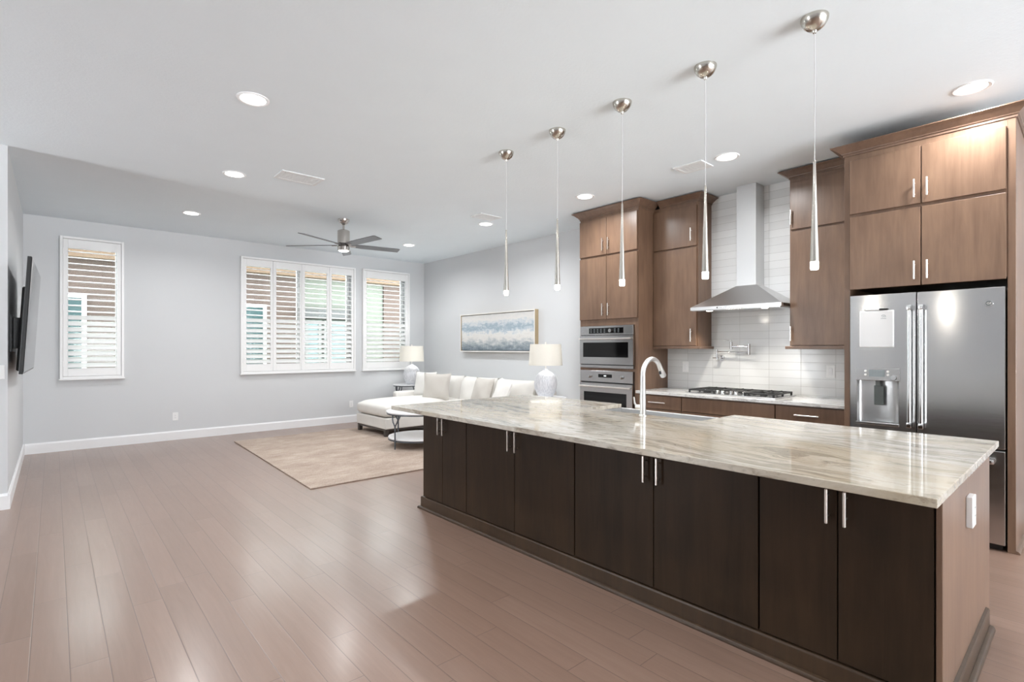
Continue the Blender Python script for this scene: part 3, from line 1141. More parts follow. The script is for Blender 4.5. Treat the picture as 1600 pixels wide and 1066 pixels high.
for y in (2.72, 2.15):
    bm = BM(); lathe(bm, [(0, -.004), (.028, -.004), (.032, 0), (.032, .006)], (5.2, y, 1.757), 20); part('lamp_lens', bm, M['hoodlamp'], t)
    l = bpy.data.lights.new('hood_lamp', 'SPOT'); l.energy = 16; l.color = (1, .93, .82); l.spot_size = radians(110); l.spot_blend = .6; l.shadow_soft_size = .03
    lo_ = bpy.data.objects.new('hood_lamp', l); COL.objects.link(lo_); lo_.parent = t; lo_.location = (5.2 - 5.4, y - 2.435, 1.745 - 1.763)

# pot filler -----------------------------------------------------------
t = thing('pot_filler_faucet', 'chrome folding pot filler faucet on the tiled wall above the cooktop', 'faucet', (XR - .012, 2.80, 1.25))
xw = XR - .0125
bm = BM(); tube(bm, [(xw, 2.80, 1.254), (xw - .012, 2.80, 1.254)], [.032, .028], 24); part('wall_flange', bm, M['chrome'], t, smooth=True)
bm = BM()
tube(bm, [(xw - .01, 2.80, 1.254), (xw - .07, 2.815, 1.254)], .012, 14)
tube(bm, [(xw - .065, 2.826, 1.235), (xw - .065, 2.826, 1.348)], .012, 14)
tube(bm, [(xw - .075, 2.826, 1.25), (xw - .075, 2.87, 1.25)], .009, 12)
part('valve', bm, M['chrome'], t, smooth=True)
bm = BM(); tube(bm, [(xw - .065, 2.826, 1.318), (xw - .075, 2.464, 1.318)], .009, 14); part('lower_arm', bm, M['chrome'], t, smooth=True)
bm = BM(); tube(bm, [(xw - .075, 2.464, 1.292), (xw - .075, 2.464, 1.408)], .015, 18); part('elbow_joint', bm, M['chrome'], t, smooth=True)
bm = BM(); tube(bm, [(xw - .075, 2.464, 1.380), (xw - .085, 2.653, 1.380)], .0095, 14); part('upper_arm', bm, M['chrome'], t, smooth=True)
bm = BM(); tube(bm, [(xw - .085, 2.653, 1.352), (xw - .085, 2.653, 1.43)], .013, 16); tube(bm, [(xw - .085, 2.653, 1.43), (xw - .085, 2.653, 1.452)], .006, 12)
part('spout', bm, M['chrome'], t, smooth=True)
bm = BM(); tube(bm, [(xw - .085, 2.653, 1.444), (xw - .12, 2.72, 1.447)], .005, 10); part('lever', bm, M['chrome'], t, smooth=True)


# wall plates ----------------------------------------------------------
def plate(name, label, c, axis, w=.074, h=.118, kind='outlet', t_=.006, cat=None):
    """axis: outward direction of the plate, one of -x, -y, +x"""
    T = thing(name, label, cat or kind, c)
    d = {'-x': Vector((-1, 0, 0)), '-y': Vector((0, -1, 0)), '+x': Vector((1, 0, 0))}[axis]
    s = Vector((0, 0, 1)).cross(d)
    R = Matrix((s, Vector((0, 0, 1)).cross(Vector((0, 0, 0))) + d, Vector((0, 0, 1)))).transposed().to_4x4()   # local x=s, y=d, z=up

    def pbox(x0, x1, y0, y1, z0, z1, bev=0):
        b = BM(); box(b, x0, x1, y0, y1, z0, z1, bev); return xform(b, R)
    part('cover_plate', pbox(-w / 2, w / 2, 0, t_, -h / 2, h / 2, .002), M['plate'], T, world=False)
    n = max(1, round(w / .06)) if w > .1 else 1
    for k in range(n):
        xo = (k - (n - 1) / 2) * .046
        if kind == 'switch':
            part('rocker', pbox(xo - .017, xo + .017, t_, t_ + .004, -.034, .034, .001), M['trim'], T, world=False)
        else:
            b = pbox(xo - .017, xo + .017, t_, t_ + .002, -.034, .034, .001)
            rc = part('receptacle', b, M['trim'], T, world=False)
            b = BM()
            for z in (-.017, .017):
                for x in (-.006, .006):
                    box(b, xo + x - .001, xo + x + .001, t_ + .0018, t_ + .0026, z - .004, z + .004)
            part('slots', xform(b, R), M['black'], rc, world=False)
    return T


plate('wall_outlet', 'white outlet low on the back wall between the narrow and wide shutters', (1.356, YB, .347), '-y')
plate('wall_outlet', 'white outlet low on the back wall beside the sofa chaise', (4.094, YB, .335), '-y')
plate('wall_switch', 'white switch plate on the tile below the left wall cabinet', (XR - .012, 3.248, 1.14), '-x', w=.076, h=.125, kind='switch')
plate('wall_switch', 'white switch plate on the tile beside the refrigerator', (XR - .012, 1.71, 1.137), '-x', w=.078, h=.125, kind='switch')
plate('wall_switch', 'white switch plate at the wall end by the television', (-.345, 6.12, 1.16), '-y', kind='switch')

# ------------------------------------------------------------------ island
IX = 2.35
units = [(3.178, 3.794, 3.499), (2.086, 3.178, 2.629), (.998, 2.086, 1.538), (.381, .998, .689)]
ilabels = ['narrow dark island cabinet at the far end, nearest the rug', 'dark island cabinet second from the rug end',
           'dark island cabinet second from the outlet end', 'dark island cabinet at the near end beside the panel with the outlet']
hands = [((3.527, 3.463), (.663, .80)), ((2.668, 2.596), (.658, .80)), ((1.582, 1.502), (.658, .798)), ((.721, .657), (.661, .80))]
SY0, SY1 = 1.715, 2.705
for (y0, y1, ym), lab, (hy, hz) in zip(units, ilabels, hands):
    t = thing('island_cabinet', lab, 'cabinet', (2.8, (y0 + y1) / 2, 0))
    bm = BM()
    box(bm, IX + .022, 3.16, y0 + .001, y1 - .001, .1, .853)
    for a, b in ((y0 + .001, min(y1 - .001, SY0 - .02)), (max(y0 + .001, SY1 + .02), y1 - .001)):
        if b - a > .02:
            box(bm, 3.16, 3.53, a, b, .1, .853)
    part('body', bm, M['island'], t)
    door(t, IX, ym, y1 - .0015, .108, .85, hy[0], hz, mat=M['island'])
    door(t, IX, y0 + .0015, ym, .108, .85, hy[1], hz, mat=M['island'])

bm = BM(); box(bm, IX - .004, 3.535, .36, .379, .03, .853, .0015)
solo('island_end_panel', bm, M['cabinet'], 'brown wood end panel on the near end of the island', 'panel', (2.9, .37, .03))
bm = BM(); box(bm, IX + .02, 3.535, 3.795, 3.812, .0, .853, .0015)
solo('island_end_panel', bm, M['cabinet'], 'brown wood end panel on the living room end of the island', 'panel', (2.9, 3.80, 0))
t = thing('island_base_molding', 'dark baseboard with rounded shoe around the foot of the island', 'molding', (2.35, 2.0, 0))
path = [(3.40, 3.822), (IX + .004, 3.822), (IX + .004, .351), (3.40, .351)]
bm = BM(); sweep(bm, path, [(-.0085, 0), (.006, 0), (.006, .092), (.003, .100), (-.0085, .104)]); part('baseboard', bm, M['island_trim'], t)
bm = BM(); sweep(bm, path, [(.0065, .0005), (.027, .0005), (.027, .008), (.024, .015), (.018, .020), (.0065, .022)]); part('shoe_molding', bm, M['island_trim'], t, smooth=True)
plate('island_outlet', 'white raised outlet box on the near end panel of the island', (2.87, .36, .685), '-y', w=.085, h=.128, t_=.022, cat='outlet')

bm = BM()
prism(bm, [(2.097, .335), (3.645, .335), (3.645, SY0 + .004), (3.186, SY0 + .012), (3.186, SY1 - .012), (3.645, SY1 - .004), (3.645, 3.88), (2.097, 3.88)], .8545, .886, .003)
solo('island_worktop', bm, M['granite'], 'long polished beige streaked stone worktop on the island', 'countertop', (2.87, 2.1, .8545))

# apron sink
t = thing('apron_sink', 'stainless apron sink set in the far side of the island', 'sink', (3.42, 2.21, .60))
sx0, sx1, sy0, sy1 = 3.17, 3.66, SY0 - .012, SY1 + .012
bm = BM()
zt, zb = .8535, .61
box(bm, sx0, sx0 + .018, sy0, sy1, zb, zt); box(bm, sx1 - .022, sx1, sy0, sy1, zb, zt, .004, 2)
box(bm, sx0 + .018, sx1 - .022, sy0, sy0 + .018, zb, zt); box(bm, sx0 + .018, sx1 - .022, sy1 - .018, sy1, zb, zt)
box(bm, sx0 + .018, sx1 - .022, sy0 + .018, sy1 - .018, zb, zb + .015)
part('basin', bm, M['sinksteel'], t)
bm = BM(); lathe(bm, [(0, .001), (.03, .001), (.045, .004), (.045, 0)], (3.42, 2.21, zb + .015), 24); part('drain', bm, M['chrome'], t)

# island faucet
t = thing('kitchen_faucet', 'satin gooseneck pull-down faucet on the island behind the sink', 'faucet', (3.118, 2.127, .886))
bx_, by_ = 3.118, 2.127
bm = BM(); lathe(bm, [(.028, 0), (.028, .004), (.024, .008), (.0205, .010), (.0205, .012)], (bx_, by_, .886), 28); part('base', bm, M['faucetmat'], t, smooth=True)
bm = BM()
R_ = .113
pts = [(bx_, by_, .892), (bx_, by_, 1.0), (bx_, by_, 1.1), (bx_, by_, 1.172)]
rr = [.0215, .0215, .0185, .017]
for k in range(1, 17):
    a = pi - pi * .83 * k / 16
    pts.append((bx_ + R_ + R_ * cos(a), by_, 1.172 + R_ * sin(a)))
    rr.append(.017)
part('neck', tube(bm, pts, rr, 20), M['faucetmat'], t, smooth=True)
e = Vector(pts[-1]); dirv = (e - Vector(pts[-2])).normalized()
bm = BM(); tube(bm, [e - dirv * .004, e + dirv * .02, e + dirv * .085, e + dirv * .092], [.0172, .0178, .023, .0195], 20); sh = part('spray_head', bm, M['faucetmat'], t, smooth=True)
q = e + dirv * .05
bm = BM(); box(bm, q.x - .027, q.x - .014, by_ - .008, by_ + .008, q.z - .018, q.z + .018, .003); part('spray_button', bm, M['black'], sh)
bm = BM()
tube(bm, [(bx_, by_ + .012, .945), (bx_, by_ + .055, .945)], [.017, .0165], 18)
tube(bm, [(bx_, by_ + .05, .945), (bx_ - .01, by_ + .062, .972), (bx_ - .016, by_ + .064, 1.015)], [.008, .0065, .005], 12)
part('lever', bm, M['faucetmat'], t, smooth=True)

# ------------------------------------------------------------------ pendants
pend = [(2.960, .973, 2.333, 1.812, 'nearest', 'first pendant light, over the outlet end of the island'),
        (2.973, 1.582, 2.351, 1.826, '', 'second pendant from the outlet end of the island'),
        (2.973, 2.198, 2.368, 1.840, '', 'middle pendant of the five, hanging in front of the oven tower'),
        (2.975, 2.821, 2.378, 1.862, '', 'fourth pendant, hanging against bare wall just left of the oven tower'),
        (2.971, 3.432, 2.393, 1.866, '', 'last pendant, nearest the sofa, hanging above the painting')]
for (x, y, zt, zb, _, lab) in pend:
    t = thing('pendant_light', 'slim tapered nickel ' + lab, 'pendant light', (x, y, H), group='pendant lights over the island')
    bm = BM(); lathe(bm, [(.066, 0), (.066, -.006), (.062, -.022), (.05, -.044), (.032, -.06), (.012, -.068), (.008, -.08), (0, -.08)], (0, 0, 0), 32)
    part('canopy', bm, M['nickel'], t, world=False, smooth=True)
    bm = BM()
    L = H - zt
    pts = [(.004 * sin(3.0 * k / 8) * (1 - k / 8), 0, -.075 - (L - .075) * k / 8) for k in range(9)]
    part('cord', tube(bm, pts, .0022, 8), M['rubber'], t, world=False, smooth=True)
    bm = BM()
    hh = zt - zb
    lathe(bm, [(0, -L + .006), (.0045, -L + .006), (.006, -L), (.0105, -L - hh * .33), (.0155, -L - hh * .66), (.0215, -L - hh), (.0185, -L - hh), (.0185, -L - hh + .006), (0, -L - hh + .006)], (0, 0, 0), 24)
    part('shade', bm, M['nickel'], t, world=False, smooth=True)
    bm = BM(); lathe(bm, [(.018, -L - hh + .004), (.0195, -L - hh - .003), (.0195, -L - hh - .034), (.016, -L - hh - .04), (0, -L - hh - .04)], (0, 0, 0), 24)
    part('lens', bm, M['led'], t, world=False, smooth=True)
    l = bpy.data.lights.new('pendant_bulb', 'POINT'); l.energy = PENDANT_POWER; l.color = (1, .93, .82); l.shadow_soft_size = .02
    lo_ = bpy.data.objects.new('pendant_bulb', l); COL.objects.link(lo_); lo_.parent = t; lo_.location = (0, 0, -L - hh - .065)

# ------------------------------------------------------------------ recessed cans
cans = [(1.03, 3.854, 'round recessed ceiling light nearest the camera on the left'),
        (1.335, 5.638, 'round recessed ceiling light beside the left ceiling vent'),
        (1.313, 7.631, 'round recessed ceiling light farthest left, toward the narrow shutter'),
        (4.531, .546, 'round recessed ceiling light above the refrigerator cabinet'),
        (4.523, 2.20, 'round recessed ceiling light in front of the range hood'),
        (4.503, 3.841, 'round recessed ceiling light in front of the oven tower'),
        (4.476, 5.602, 'round recessed ceiling light next to the small vent before the painting'),
        (4.436, 7.60, 'round recessed ceiling light farthest right, beside the fan blades'),
        (1.1, 1.6, 'added unseen recessed ceiling light overhead by the near end of the room'),  # the last three cans are unseen, added to light the near zone
        (1.1, -1.4, 'added unseen recessed ceiling light behind the viewpoint on the left'),
        (4.5, -1.4, 'added unseen recessed ceiling light behind the viewpoint on the right')]
proto = None
for (x, y, lab) in cans:
    if proto is None:
        t = proto = thing('recessed_light', lab, 'ceiling light', (x, y, H), group='recessed ceiling lights')
        bm = BM(); lathe(bm, [(.078, 0), (.105, 0), (.104, -.004), (.098, -.008), (.082, -.006), (.078, -.002)], (0, 0, 0), 40); part('trim_ring', bm, M['trim'], t, world=False, smooth=True)
        bm = BM(); lathe(bm, [(.0795, -.0015), (.0795, -.005), (.05, -.0065), (0, -.007)], (0, 0, 0), 40); part('lens', bm, M['can'], t, world=False, smooth=True)
        l = bpy.data.lights.new('can_lamp', 'AREA'); l.shape = 'DISK'; l.size = .15; l.spread = radians(158); l.energy = CAN_POWER; l.color = (.98, .99, 1)
        lo_ = bpy.data.objects.new('can_lamp', l); COL.objects.link(lo_); lo_.parent = t; lo_.location = (0, 0, -.012)
    else:
        t = copy_tree(proto)
        t.location = (x, y, H)
        t['label'] = lab


# ceiling vents
def vent(label, x0, x1, y0, y1, along):
    t = thing('ceiling_vent', label, 'vent', ((x0 + x1) / 2, (y0 + y1) / 2, H))
    z0, z1 = H - .012, H - .0005
    bm = BM(); f = .035
    box(bm, x0, x0 + f, y0, y1, z0, z1, .003); box(bm, x1 - f, x1, y0, y1, z0, z1, .003)
    box(bm, x0 + f, x1 - f, y0, y0 + f, z0, z1, .003); box(bm, x0 + f, x1 - f, y1 - f, y1, z0, z1, .003)
    part('frame', bm, M['ventpaint'], t)
    bm = BM()
    a0, a1 = (y0 + f, y1 - f) if along == 'x' else (x0 + f, x1 - f)
    n = int((a1 - a0) / .022)
    for k in range(n):
        c = a0 + (a1 - a0) * (k + .5) / n
        if along == 'x':
            box(bm, x0 + f, x1 - f, c - .0085, c + .0085, z0 + .003, z1 - .003)
        else:
            box(bm, c - .0085, c + .0085, y0 + f, y1 - f, z0 + .003, z1 - .003)
    part('grille', bm, M['ventpaint'], t)
    bm = BM(); box(bm, x0 + f, x1 - f, y0 + f, y1 - f, z1 - .002, z1); part('backing', bm, M['greyprint'], t)


vent('white ceiling vent left of the fan, by the left row of lights', 1.645, 2.06, 5.18, 5.465, 'x')
vent('white ceiling vent in front of the range hood cabinets', 4.41, 4.64, 2.385, 2.68, 'y')
vent('white ceiling vent over the living room in front of the painting wall', 4.05, 4.40, 5.17, 5.40, 'x')

# ------------------------------------------------------------------ ceiling fan
fx, fy = 2.90, 6.665
t = thing('ceiling_fan', 'brushed steel five-blade ceiling fan over the rug', 'ceiling fan', (fx, fy, H))
bm = BM(); lathe(bm, [(.073, 0), (.071, -.02), (.055, -.05), (.03, -.072), (.012, -.078), (0, -.078)], (fx, fy, H), 32); part('canopy', bm, M['fansteel'], t, smooth=True)
bm = BM(); tube(bm, [(fx, fy, H - .07), (fx, fy, 2.9)], .013, 16); part('downrod', bm, M['fansteel'], t, smooth=True)
bm = BM(); lathe(bm, [(0, .19), (.02, .19), (.05, .182), (.076, .17), (.078, .165), (.078, 0), (0, 0)], (fx, fy, 2.757), 40); part('motor_housing', bm, M['fansteel'], t, smooth=True)
bm = BM(); lathe(bm, [(0, .046), (.066, .046), (.066, 0), (0, 0)], (fx, fy, 2.712), 40); part('blade_hub', bm, M['sofaleg'], t, smooth=True)
bm = BM(); lathe(bm, [(0, .05), (.078, .05), (.078, .006), (.072, 0), (0, 0)], (fx, fy, 2.662), 40); part('lower_ring', bm, M['fansteel'], t, smooth=True)
bm = BM(); lathe(bm, [(.066, .001), (.06, -.008), (.03, -.016), (0, -.018)], (fx, fy, 2.662), 32); part('lens', bm, M['fanlens'], t, smooth=True)
l = bpy.data.lights.new('fan_lamp', 'AREA'); l.shape = 'DISK'; l.size = .12; l.energy = 9; l.color = (.98, .99, 1)
lo_ = bpy.data.objects.new('fan_lamp', l); COL.objects.link(lo_); lo_.parent = t; lo_.location = (0, 0, 2.64 - H)
for k in range(5):
    a = radians(63 + 72 * k)
    bm = BM()
    r0, r1 = .10, .765
    outline = [(r0, -.045), (.25, -.06), (r1 - .03, -.066), (r1, -.05), (r1, .055), (.25, .06), (r0, .045)]
    prism(bm, outline, -.0045, .0045, .002, 1)
    xform(bm, Matrix.Translation((fx, fy, 2.737)) @ Matrix.Rotation(a, 4, 'Z') @ Matrix.Rotation(radians(-12), 4, 'X'))
    b_ = part('blade', bm, M['blade'], t)
    bm = BM(); box(bm, .06, .16, -.018, .018, -.012, -.005, .003)
    xform(bm, Matrix.Translation((fx, fy, 2.737)) @ Matrix.Rotation(a, 4, 'Z') @ Matrix.Rotation(radians(-12), 4, 'X'))
    part('blade_bracket', bm, M['fansteel'], b_)

# ------------------------------------------------------------------ television
t = thing('television', 'large black flat television tilted forward on the left wall', 'television', (-.15, 6.85, 1.65))
ty0, ty1, tz0, tz1 = 6.05, 7.69, -.505, .505
yc = (ty0 + ty1) / 2
TM = Matrix.Translation((-.150, yc, 1.645)) @ Matrix.Rotation(radians(-1.1), 4, 'Z') @ Matrix.Rotation(radians(3.2), 4, 'Y')
hw = (ty1 - ty0) / 2
bm = BM(); box(bm, -.028, 0, -hw, hw, tz0, tz1, .003); box(bm, -.055, -.028, -hw * .8, hw * .8, tz0 + .02, tz1 - .25, .01); part('housing', xform(bm, TM), M['black'], t)
bm = BM(); box(bm, .0005, .003, -hw + .006, hw - .006, tz0 + .016, tz1 - .008); part('screen', xform(bm, TM), M['glassblack'], t)
t = thing('wall_mount', 'black metal bracket holding the television to the left wall', 'bracket', (XL, 6.6, 1.45))
bm = BM(); box(bm, XL, XL + .018, 6.34, 7.1, 1.33, 1.66, .003); part('wall_plate', bm, M['black'], t)
for y in (6.5, 6.98):
    bm = BM(); box(bm, XL + .018, XL + .07, y - .02, y + .02, 1.36, 1.64, .003); part('arm', bm, M['black'], t)

# ------------------------------------------------------------------ painting
t = thing('framed_painting', 'wide abstract blue and grey seascape in a thin pale frame above the sofa', 'painting', (XR, 6.76, 1.3))
py0, py1, pz0, pz1 = 5.76, 7.72, 1.297, 1.968
bm = BM()
f = .018
box(bm, 5.572, XR - .001, py0, py0 + f, pz0, pz1); box(bm, 5.572, XR - .001, py1 - f, py1, pz0, pz1)
box(bm, 5.572, XR - .001, py0 + f, py1 - f, pz0, pz0 + f); box(bm, 5.572, XR - .001, py0 + f, py1 - f, pz1 - f, pz1)
part('frame_sides', bm, M['frame_gold'], t)
bm = BM()
box(bm, 5.568, 5.572, py0, py0 + f, pz0, pz1); box(bm, 5.568, 5.572, py1 - f, py1, pz0, pz1)
box(bm, 5.568, 5.572, py0 + f, py1 - f, pz0, pz0 + f); box(bm, 5.568, 5.572, py0 + f, py1 - f, pz1 - f, pz1)
part('frame_face', bm, M['frame_white'], t)
bm = BM(); box(bm, 5.585, 5.62, py0 + f + .008, py1 - f - .008, pz0 + f + .008, pz1 - f - .008); part('canvas', bm, M['painting'], t)
bm = BM(); box(bm, 5.622, 5.64, py0 + f, py1 - f, pz0 + f, pz1 - f); part('backing', bm, M['darkgap'], t)

# ------------------------------------------------------------------ rug
bm = BM(); prism(bm, [(1.855, 5.025), (4.62, 4.99), (4.62, 8.36), (1.965, 8.30)], .0005, .012, .003)
solo('area_rug', bm, M['rug'], 'large beige woven rug on the plank floor under the coffee table', 'rug', (3.2, 6.6, .0005))


# ------------------------------------------------------------------ cushions
def pillow_bm(w, h, t, n=14, corner=.07, seed=0):
    """soft cushion: width along x, height along z, thickness along y"""
    rnd = random.Random(seed)
    ph = [rnd.uniform(0, 6) for _ in range(4)]
    bm = BM()
    F, B = {}, {}
    for i in range(n + 1):
        for j in range(n + 1):
            u, v = 2 * i / n - 1, 2 * j / n - 1
            k = (1 - abs(u) ** 2.6) * (1 - abs(v) ** 2.6)
            th_ = t / 2 * max(k, 0) ** .48
            pin = 1 - corner * ((1 - u * u) * v * v + (1 - v * v) * u * u) * 0.9
            x = u * w / 2 * (1 - corner * .8 * (1 - v ** 2) * (u ** 2))
            z = v * h / 2 * (1 - corner * .8 * (1 - u ** 2) * (v ** 2))
            wr = .012 * t / .15 * sin(4 * u + ph[0]) * sin(3 * v + ph[1]) * k
            edge = i in (0, n) or j in (0, n)
            F[i, j] = bm.verts.new((x, -th_ + wr, z))
            B[i, j] = F[i, j] if edge else bm.verts.new((x, th_ + wr, z))
    for i in range(n):
        for j in range(n):
            bm.faces.new((F[i, j], F[i + 1, j], F[i + 1, j + 1], F[i, j + 1]))
            q = (B[i, j], B[i, j + 1], B[i + 1, j + 1], B[i + 1, j])
            bm.faces.new(q)
    return bm


def cushion_box(bm, x0, x1, y0, y1, z0, z1, crown=.04, n=12, r=.06, bulge=.012):
    """boxy upholstered cushion with rounded edges and a crowned top"""
    b = bmesh.new()
    box(b, -1, 1, -1, 1, -1, 1)
    bmesh.ops.subdivide_edges(b, edges=b.edges[:], cuts=n, use_grid_fill=True)
    sx, sy, sz = (x1 - x0) / 2, (y1 - y0) / 2, (z1 - z0) / 2
    c = Vector(((x0 + x1) / 2, (y0 + y1) / 2, (z0 + z1) / 2))
    for v in b.verts:
        p = Vector((v.co.x * sx, v.co.y * sy, v.co.z * sz))
        q = Vector((max(-sx + r, min(sx - r, p.x)), max(-sy + r, min(sy - r, p.y)), max(-sz + r, min(sz - r, p.z))))
        d = p - q
        if d.length > 1e-6:
            p = q + d.normalized() * min(r, d.length) if d.length > r else p
        k = (1 - (v.co.x) ** 4) * (1 - (v.co.y) ** 4)
        if v.co.z > 0:
            p.z += crown * k * v.co.z
        p.x += bulge * (1 - v.co.z ** 2) * v.co.x
        p.y += bulge * (1 - v.co.z ** 2) * v.co.y
        v.co = p + c
    me = bpy.data.meshes.new('tmp')
    b.to_mesh(me)
    b.free()
    bm.from_mesh(me)
    bpy.data.meshes.remove(me)
    return bm


# ------------------------------------------------------------------ sofa with chaise
t = thing('sectional_sofa', 'off-white sectional sofa with a chaise, against the right wall below the painting', 'sofa', (4.9, 6.8, .012))
SB = .012
bm = BM()
box(bm, 4.68, 5.56, 5.30, 7.13, .125, .292, .015, 2); box(bm, 3.76, 5.56, 7.132, 8.13, .125, .292, .015, 2)
part('base', bm, M['sofa'], t)
bm = BM(); box(bm, 5.34, 5.58, 5.28, 8.28, .125, .76, .05, 4); part('back_frame', bm, M['sofa'], t, smooth=True)
bm = BM(); box(bm, 4.50, 5.36, 8.135, 8.29, .125, .60, .045, 4); part('arm', bm, M['sofa'], t, smooth=True)
bm = BM(); box(bm, 4.66, 5.36, 5.27, 5.42, .125, .60, .045, 4); part('arm', bm, M['sofa'], t, smooth=True)
bm = cushion_box(BM(), 3.76, 5.32, 7.135, 8.13, .292, .49, .05, 12, .065); part('chaise_cushion', bm, M['sofa'], t, smooth=True)
for a, b in ((5.425, 6.275), (6.28, 7.13)):
    bm = cushion_box(BM(), 4.66, 5.32, a, b, .292, .49, .03, 10, .05); part('seat_cushion', bm, M['sofa'], t, smooth=True)
for k, (yc, w) in enumerate(((5.845, .86), (6.72, .88), (7.62, .90))):
    bm = pillow_bm(w, .52, .30, 14, .05, 3 + k)
    xform(bm, Matrix.Translation((5.20, yc, .635)) @ Matrix.Rotation(radians(-90), 4, 'Z') @ Matrix.Rotation(radians(-13), 4, 'X'))
    part('back_cushion', bm, M['sofa'], t, smooth=True)
for (x, y) in ((3.80, 8.08), (3.80, 7.18), (5.50, 8.22), (5.50, 5.35), (4.72, 5.35)):
    bm = BM(); box(bm, x - .03, x + .03, y - .03, y + .03, SB, .126, .003); part('leg', bm, M['sofaleg'], t)
bm = BM(); box(bm, 3.775, 3.815, 7.21, 8.05, .095, .126); box(bm, 3.83, 5.47, 7.16, 7.19, .095, .126); part('rail', bm, M['sofaleg'], t)


def throw_pillow(label, loc, w, h, th_, rz, tilt, mat, seed, roll=0):
    bm = pillow_bm(w, h, th_, 14, .10, seed)
    Mx = Matrix.Rotation(radians(rz), 4, 'Z') @ Matrix.Rotation(radians(tilt), 4, 'X') @ Matrix.Rotation(radians(roll), 4, 'Y')
    xform(bm, Mx)
    o = solo('throw_pillow', bm, mat, label, 'pillow', None, True, 'throw pillows on the sofa')
    o.location = loc
    return o


throw_pillow('square white throw pillow leaning on the far arm, behind another pillow', (4.97, 7.96, .715), .46, .46, .15, -70, -12, M['pillow_w'], 11)
throw_pillow('square linen throw pillow standing upright at the chaise end of the sofa', (4.82, 7.36, .712), .50, .47, .15, -58, -14, M['pillow'], 12)
throw_pillow('tan-edged throw pillow leaning at the middle of the sofa', (4.86, 6.17, .70), .46, .44, .16, -92, -18, M['pillow'], 13)
throw_pillow('pale throw pillow leaning toward the near end of the sofa', (4.84, 5.70, .70), .44, .44, .15, -108, -20, M['pillow_w'], 14, 8)


# ------------------------------------------------------------------ end tables, lamps, coffee table
def fork_leg(cx, cy, ang, R, z0, zt, r=.011):
    """thin leg that forks just under the top"""
    bm = BM()
    ca, sa = cos(ang), sin(ang)
    p = lambda rad, tang, z: (cx + rad * ca - tang * sa, cy + rad * sa + tang * ca, z)
    zf = zt - .14
    tube(bm, [p(R, 0, z0), p(R, 0, zf)], [r * .85, r], 10)
    for s in (-1, 1):
        tube(bm, [p(R, 0, zf - .01), p(R, s * .04, zf + .05), p(R - .005, s * .055, zf + .09), p(R - .01, s * .057, zt)], r * .85, 10)
    return bm


def end_table(label, cx, cy, z0, zt, R, square=True):
    t = thing('end_table', label, 'table', (cx, cy, z0), group='end tables')
    bm = BM()
    lathe(bm, [(0, zt - .018), (R - .004, zt - .018), (R, zt - .014), (R, zt - .003), (R - .003, zt), (0, zt)], (cx, cy, 0), 48)
    part('top', bm, M['marble'], t, smooth=True)
    bm = BM(); lathe(bm, [(R - .03, zt - .034), (R - .008, zt - .034), (R - .008, zt - .0185), (R - .03, zt - .0185), (R - .03, zt - .034)], (cx, cy, 0), 48); part('top_rim', bm, M['tablemetal'], t)
    for k in range(4):
        part('leg', fork_leg(cx, cy, radians(20 + 90 * k), R - .03, z0, zt - .03), M['tablemetal'], t, smooth=True)
    bm = BM(); lathe(bm, [(0, .15), (R - .04, .15), (R - .04, .17), (0, .17)], (cx, cy, 0), 40); part('shelf', bm, M['marble'], t)


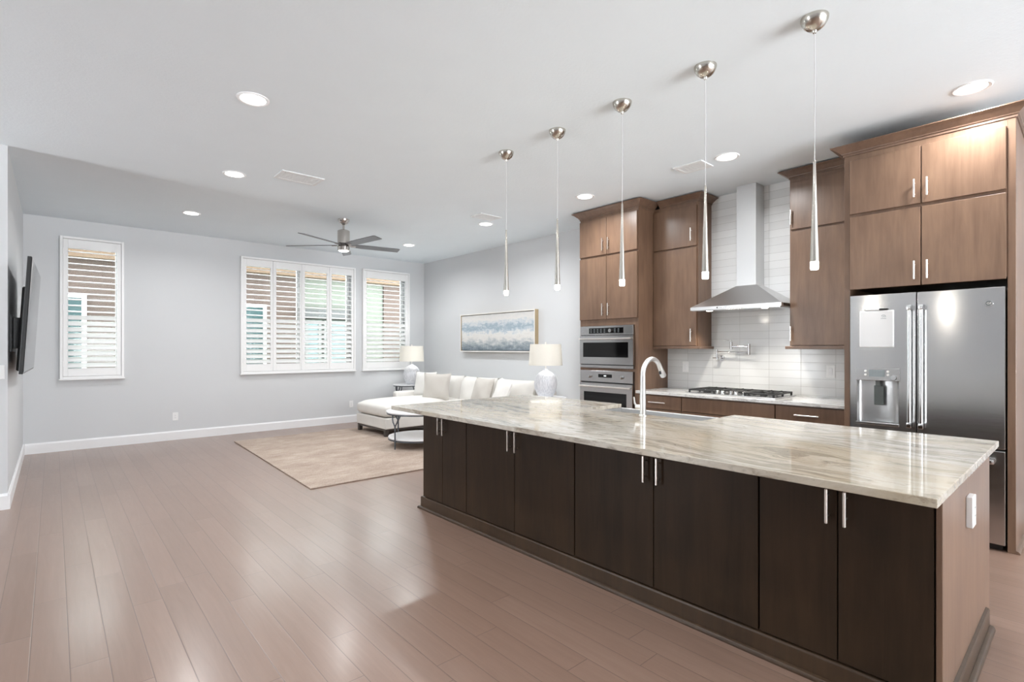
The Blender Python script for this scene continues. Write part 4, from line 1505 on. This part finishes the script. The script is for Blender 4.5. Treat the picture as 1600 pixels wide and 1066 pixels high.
def table_lamp(label, cx, cy, z0):
    t = thing('table_lamp', label, 'lamp', (cx, cy, z0), group='table lamps beside the sofa')
    bm = BM()
    lathe(bm, [(0, 0), (.085, 0), (.092, .01), (.125, .06), (.148, .12), (.155, .18), (.150, .235), (.128, .29), (.09, .33), (.05, .352), (.033, .362), (.03, .378), (0, .378)], (cx, cy, z0), 40)
    part('lamp_base', bm, M['ceramic'], t, smooth=True)
    bm = BM(); tube(bm, [(cx, cy, z0 + .377), (cx, cy, z0 + .72)], .008, 12); lathe(bm, [(0, .72), (.012, .72), (.012, .74), (0, .745)], (cx, cy, z0), 16); part('neck', bm, M['pull'], t, smooth=True)
    bm = BM()
    zs0, zs1 = .43, .715
    rb, rt = .228, .21
    lathe(bm, [(rb, zs0), (rt, zs1), (rt - .004, zs1), (rb - .004, zs0), (rb, zs0)], (cx, cy, z0), 56)
    for a in (0, 2 * pi / 3, 4 * pi / 3):
        tube(bm, [(cx, cy, z0 + zs1 - .02), (cx + (rt - .004) * cos(a), cy + (rt - .004) * sin(a), z0 + zs1 - .02)], .002, 6)
    part('lamp_shade', bm, M['shade'], t, smooth=True)
    l = bpy.data.lights.new('lamp_bulb', 'POINT'); l.energy = 4.5; l.color = (.97, .985, 1); l.shadow_soft_size = .04
    lo_ = bpy.data.objects.new('lamp_bulb', l); COL.objects.link(lo_); lo_.parent = t; lo_.location = (.06, 0, .57)


end_table('end table with dark forked metal legs in the far corner behind the chaise arm', 4.99, 8.60, .0, .685, .27)
table_lamp('white ceramic table lamp in the far corner by the shutter', 5.02, 8.50, .6855)
end_table('end table under the nearer lamp, at the near end of the sofa', 4.98, 4.94, .012, .70, .28)
table_lamp('white ceramic table lamp seen just above the island worktop, below the painting', 4.98, 4.94, .7005)

cx, cy, R = 3.83, 6.28, .45
t = thing('coffee_table', 'round two-tier coffee table with grey metal frame standing on the rug', 'table', (cx, cy, .012))
bm = BM(); lathe(bm, [(0, .478), (R - .004, .478), (R, .482), (R, .496), (R - .004, .50), (0, .50)], (cx, cy, 0), 64); part('top', bm, M['marble'], t, smooth=True)
bm = BM(); lathe(bm, [(R - .035, .46), (R - .006, .46), (R - .006, .4775), (R - .035, .4775), (R - .035, .46)], (cx, cy, 0), 64); part('top_rim', bm, M['tablemetal'], t)
bm = BM(); lathe(bm, [(0, .128), (R - .03, .128), (R - .026, .132), (R - .026, .146), (R - .03, .15), (0, .15)], (cx, cy, 0), 64); part('shelf', bm, M['marble'], t, smooth=True)
bm = BM(); lathe(bm, [(R - .06, .108), (R - .024, .108), (R - .024, .1275), (R - .06, .1275), (R - .06, .108)], (cx, cy, 0), 64); part('shelf_rim', bm, M['tablemetal'], t)
for k in range(4):
    part('leg', fork_leg(cx, cy, radians(192 + 90 * k), R - .012, .012, .462), M['tablemetal'], t, smooth=True)
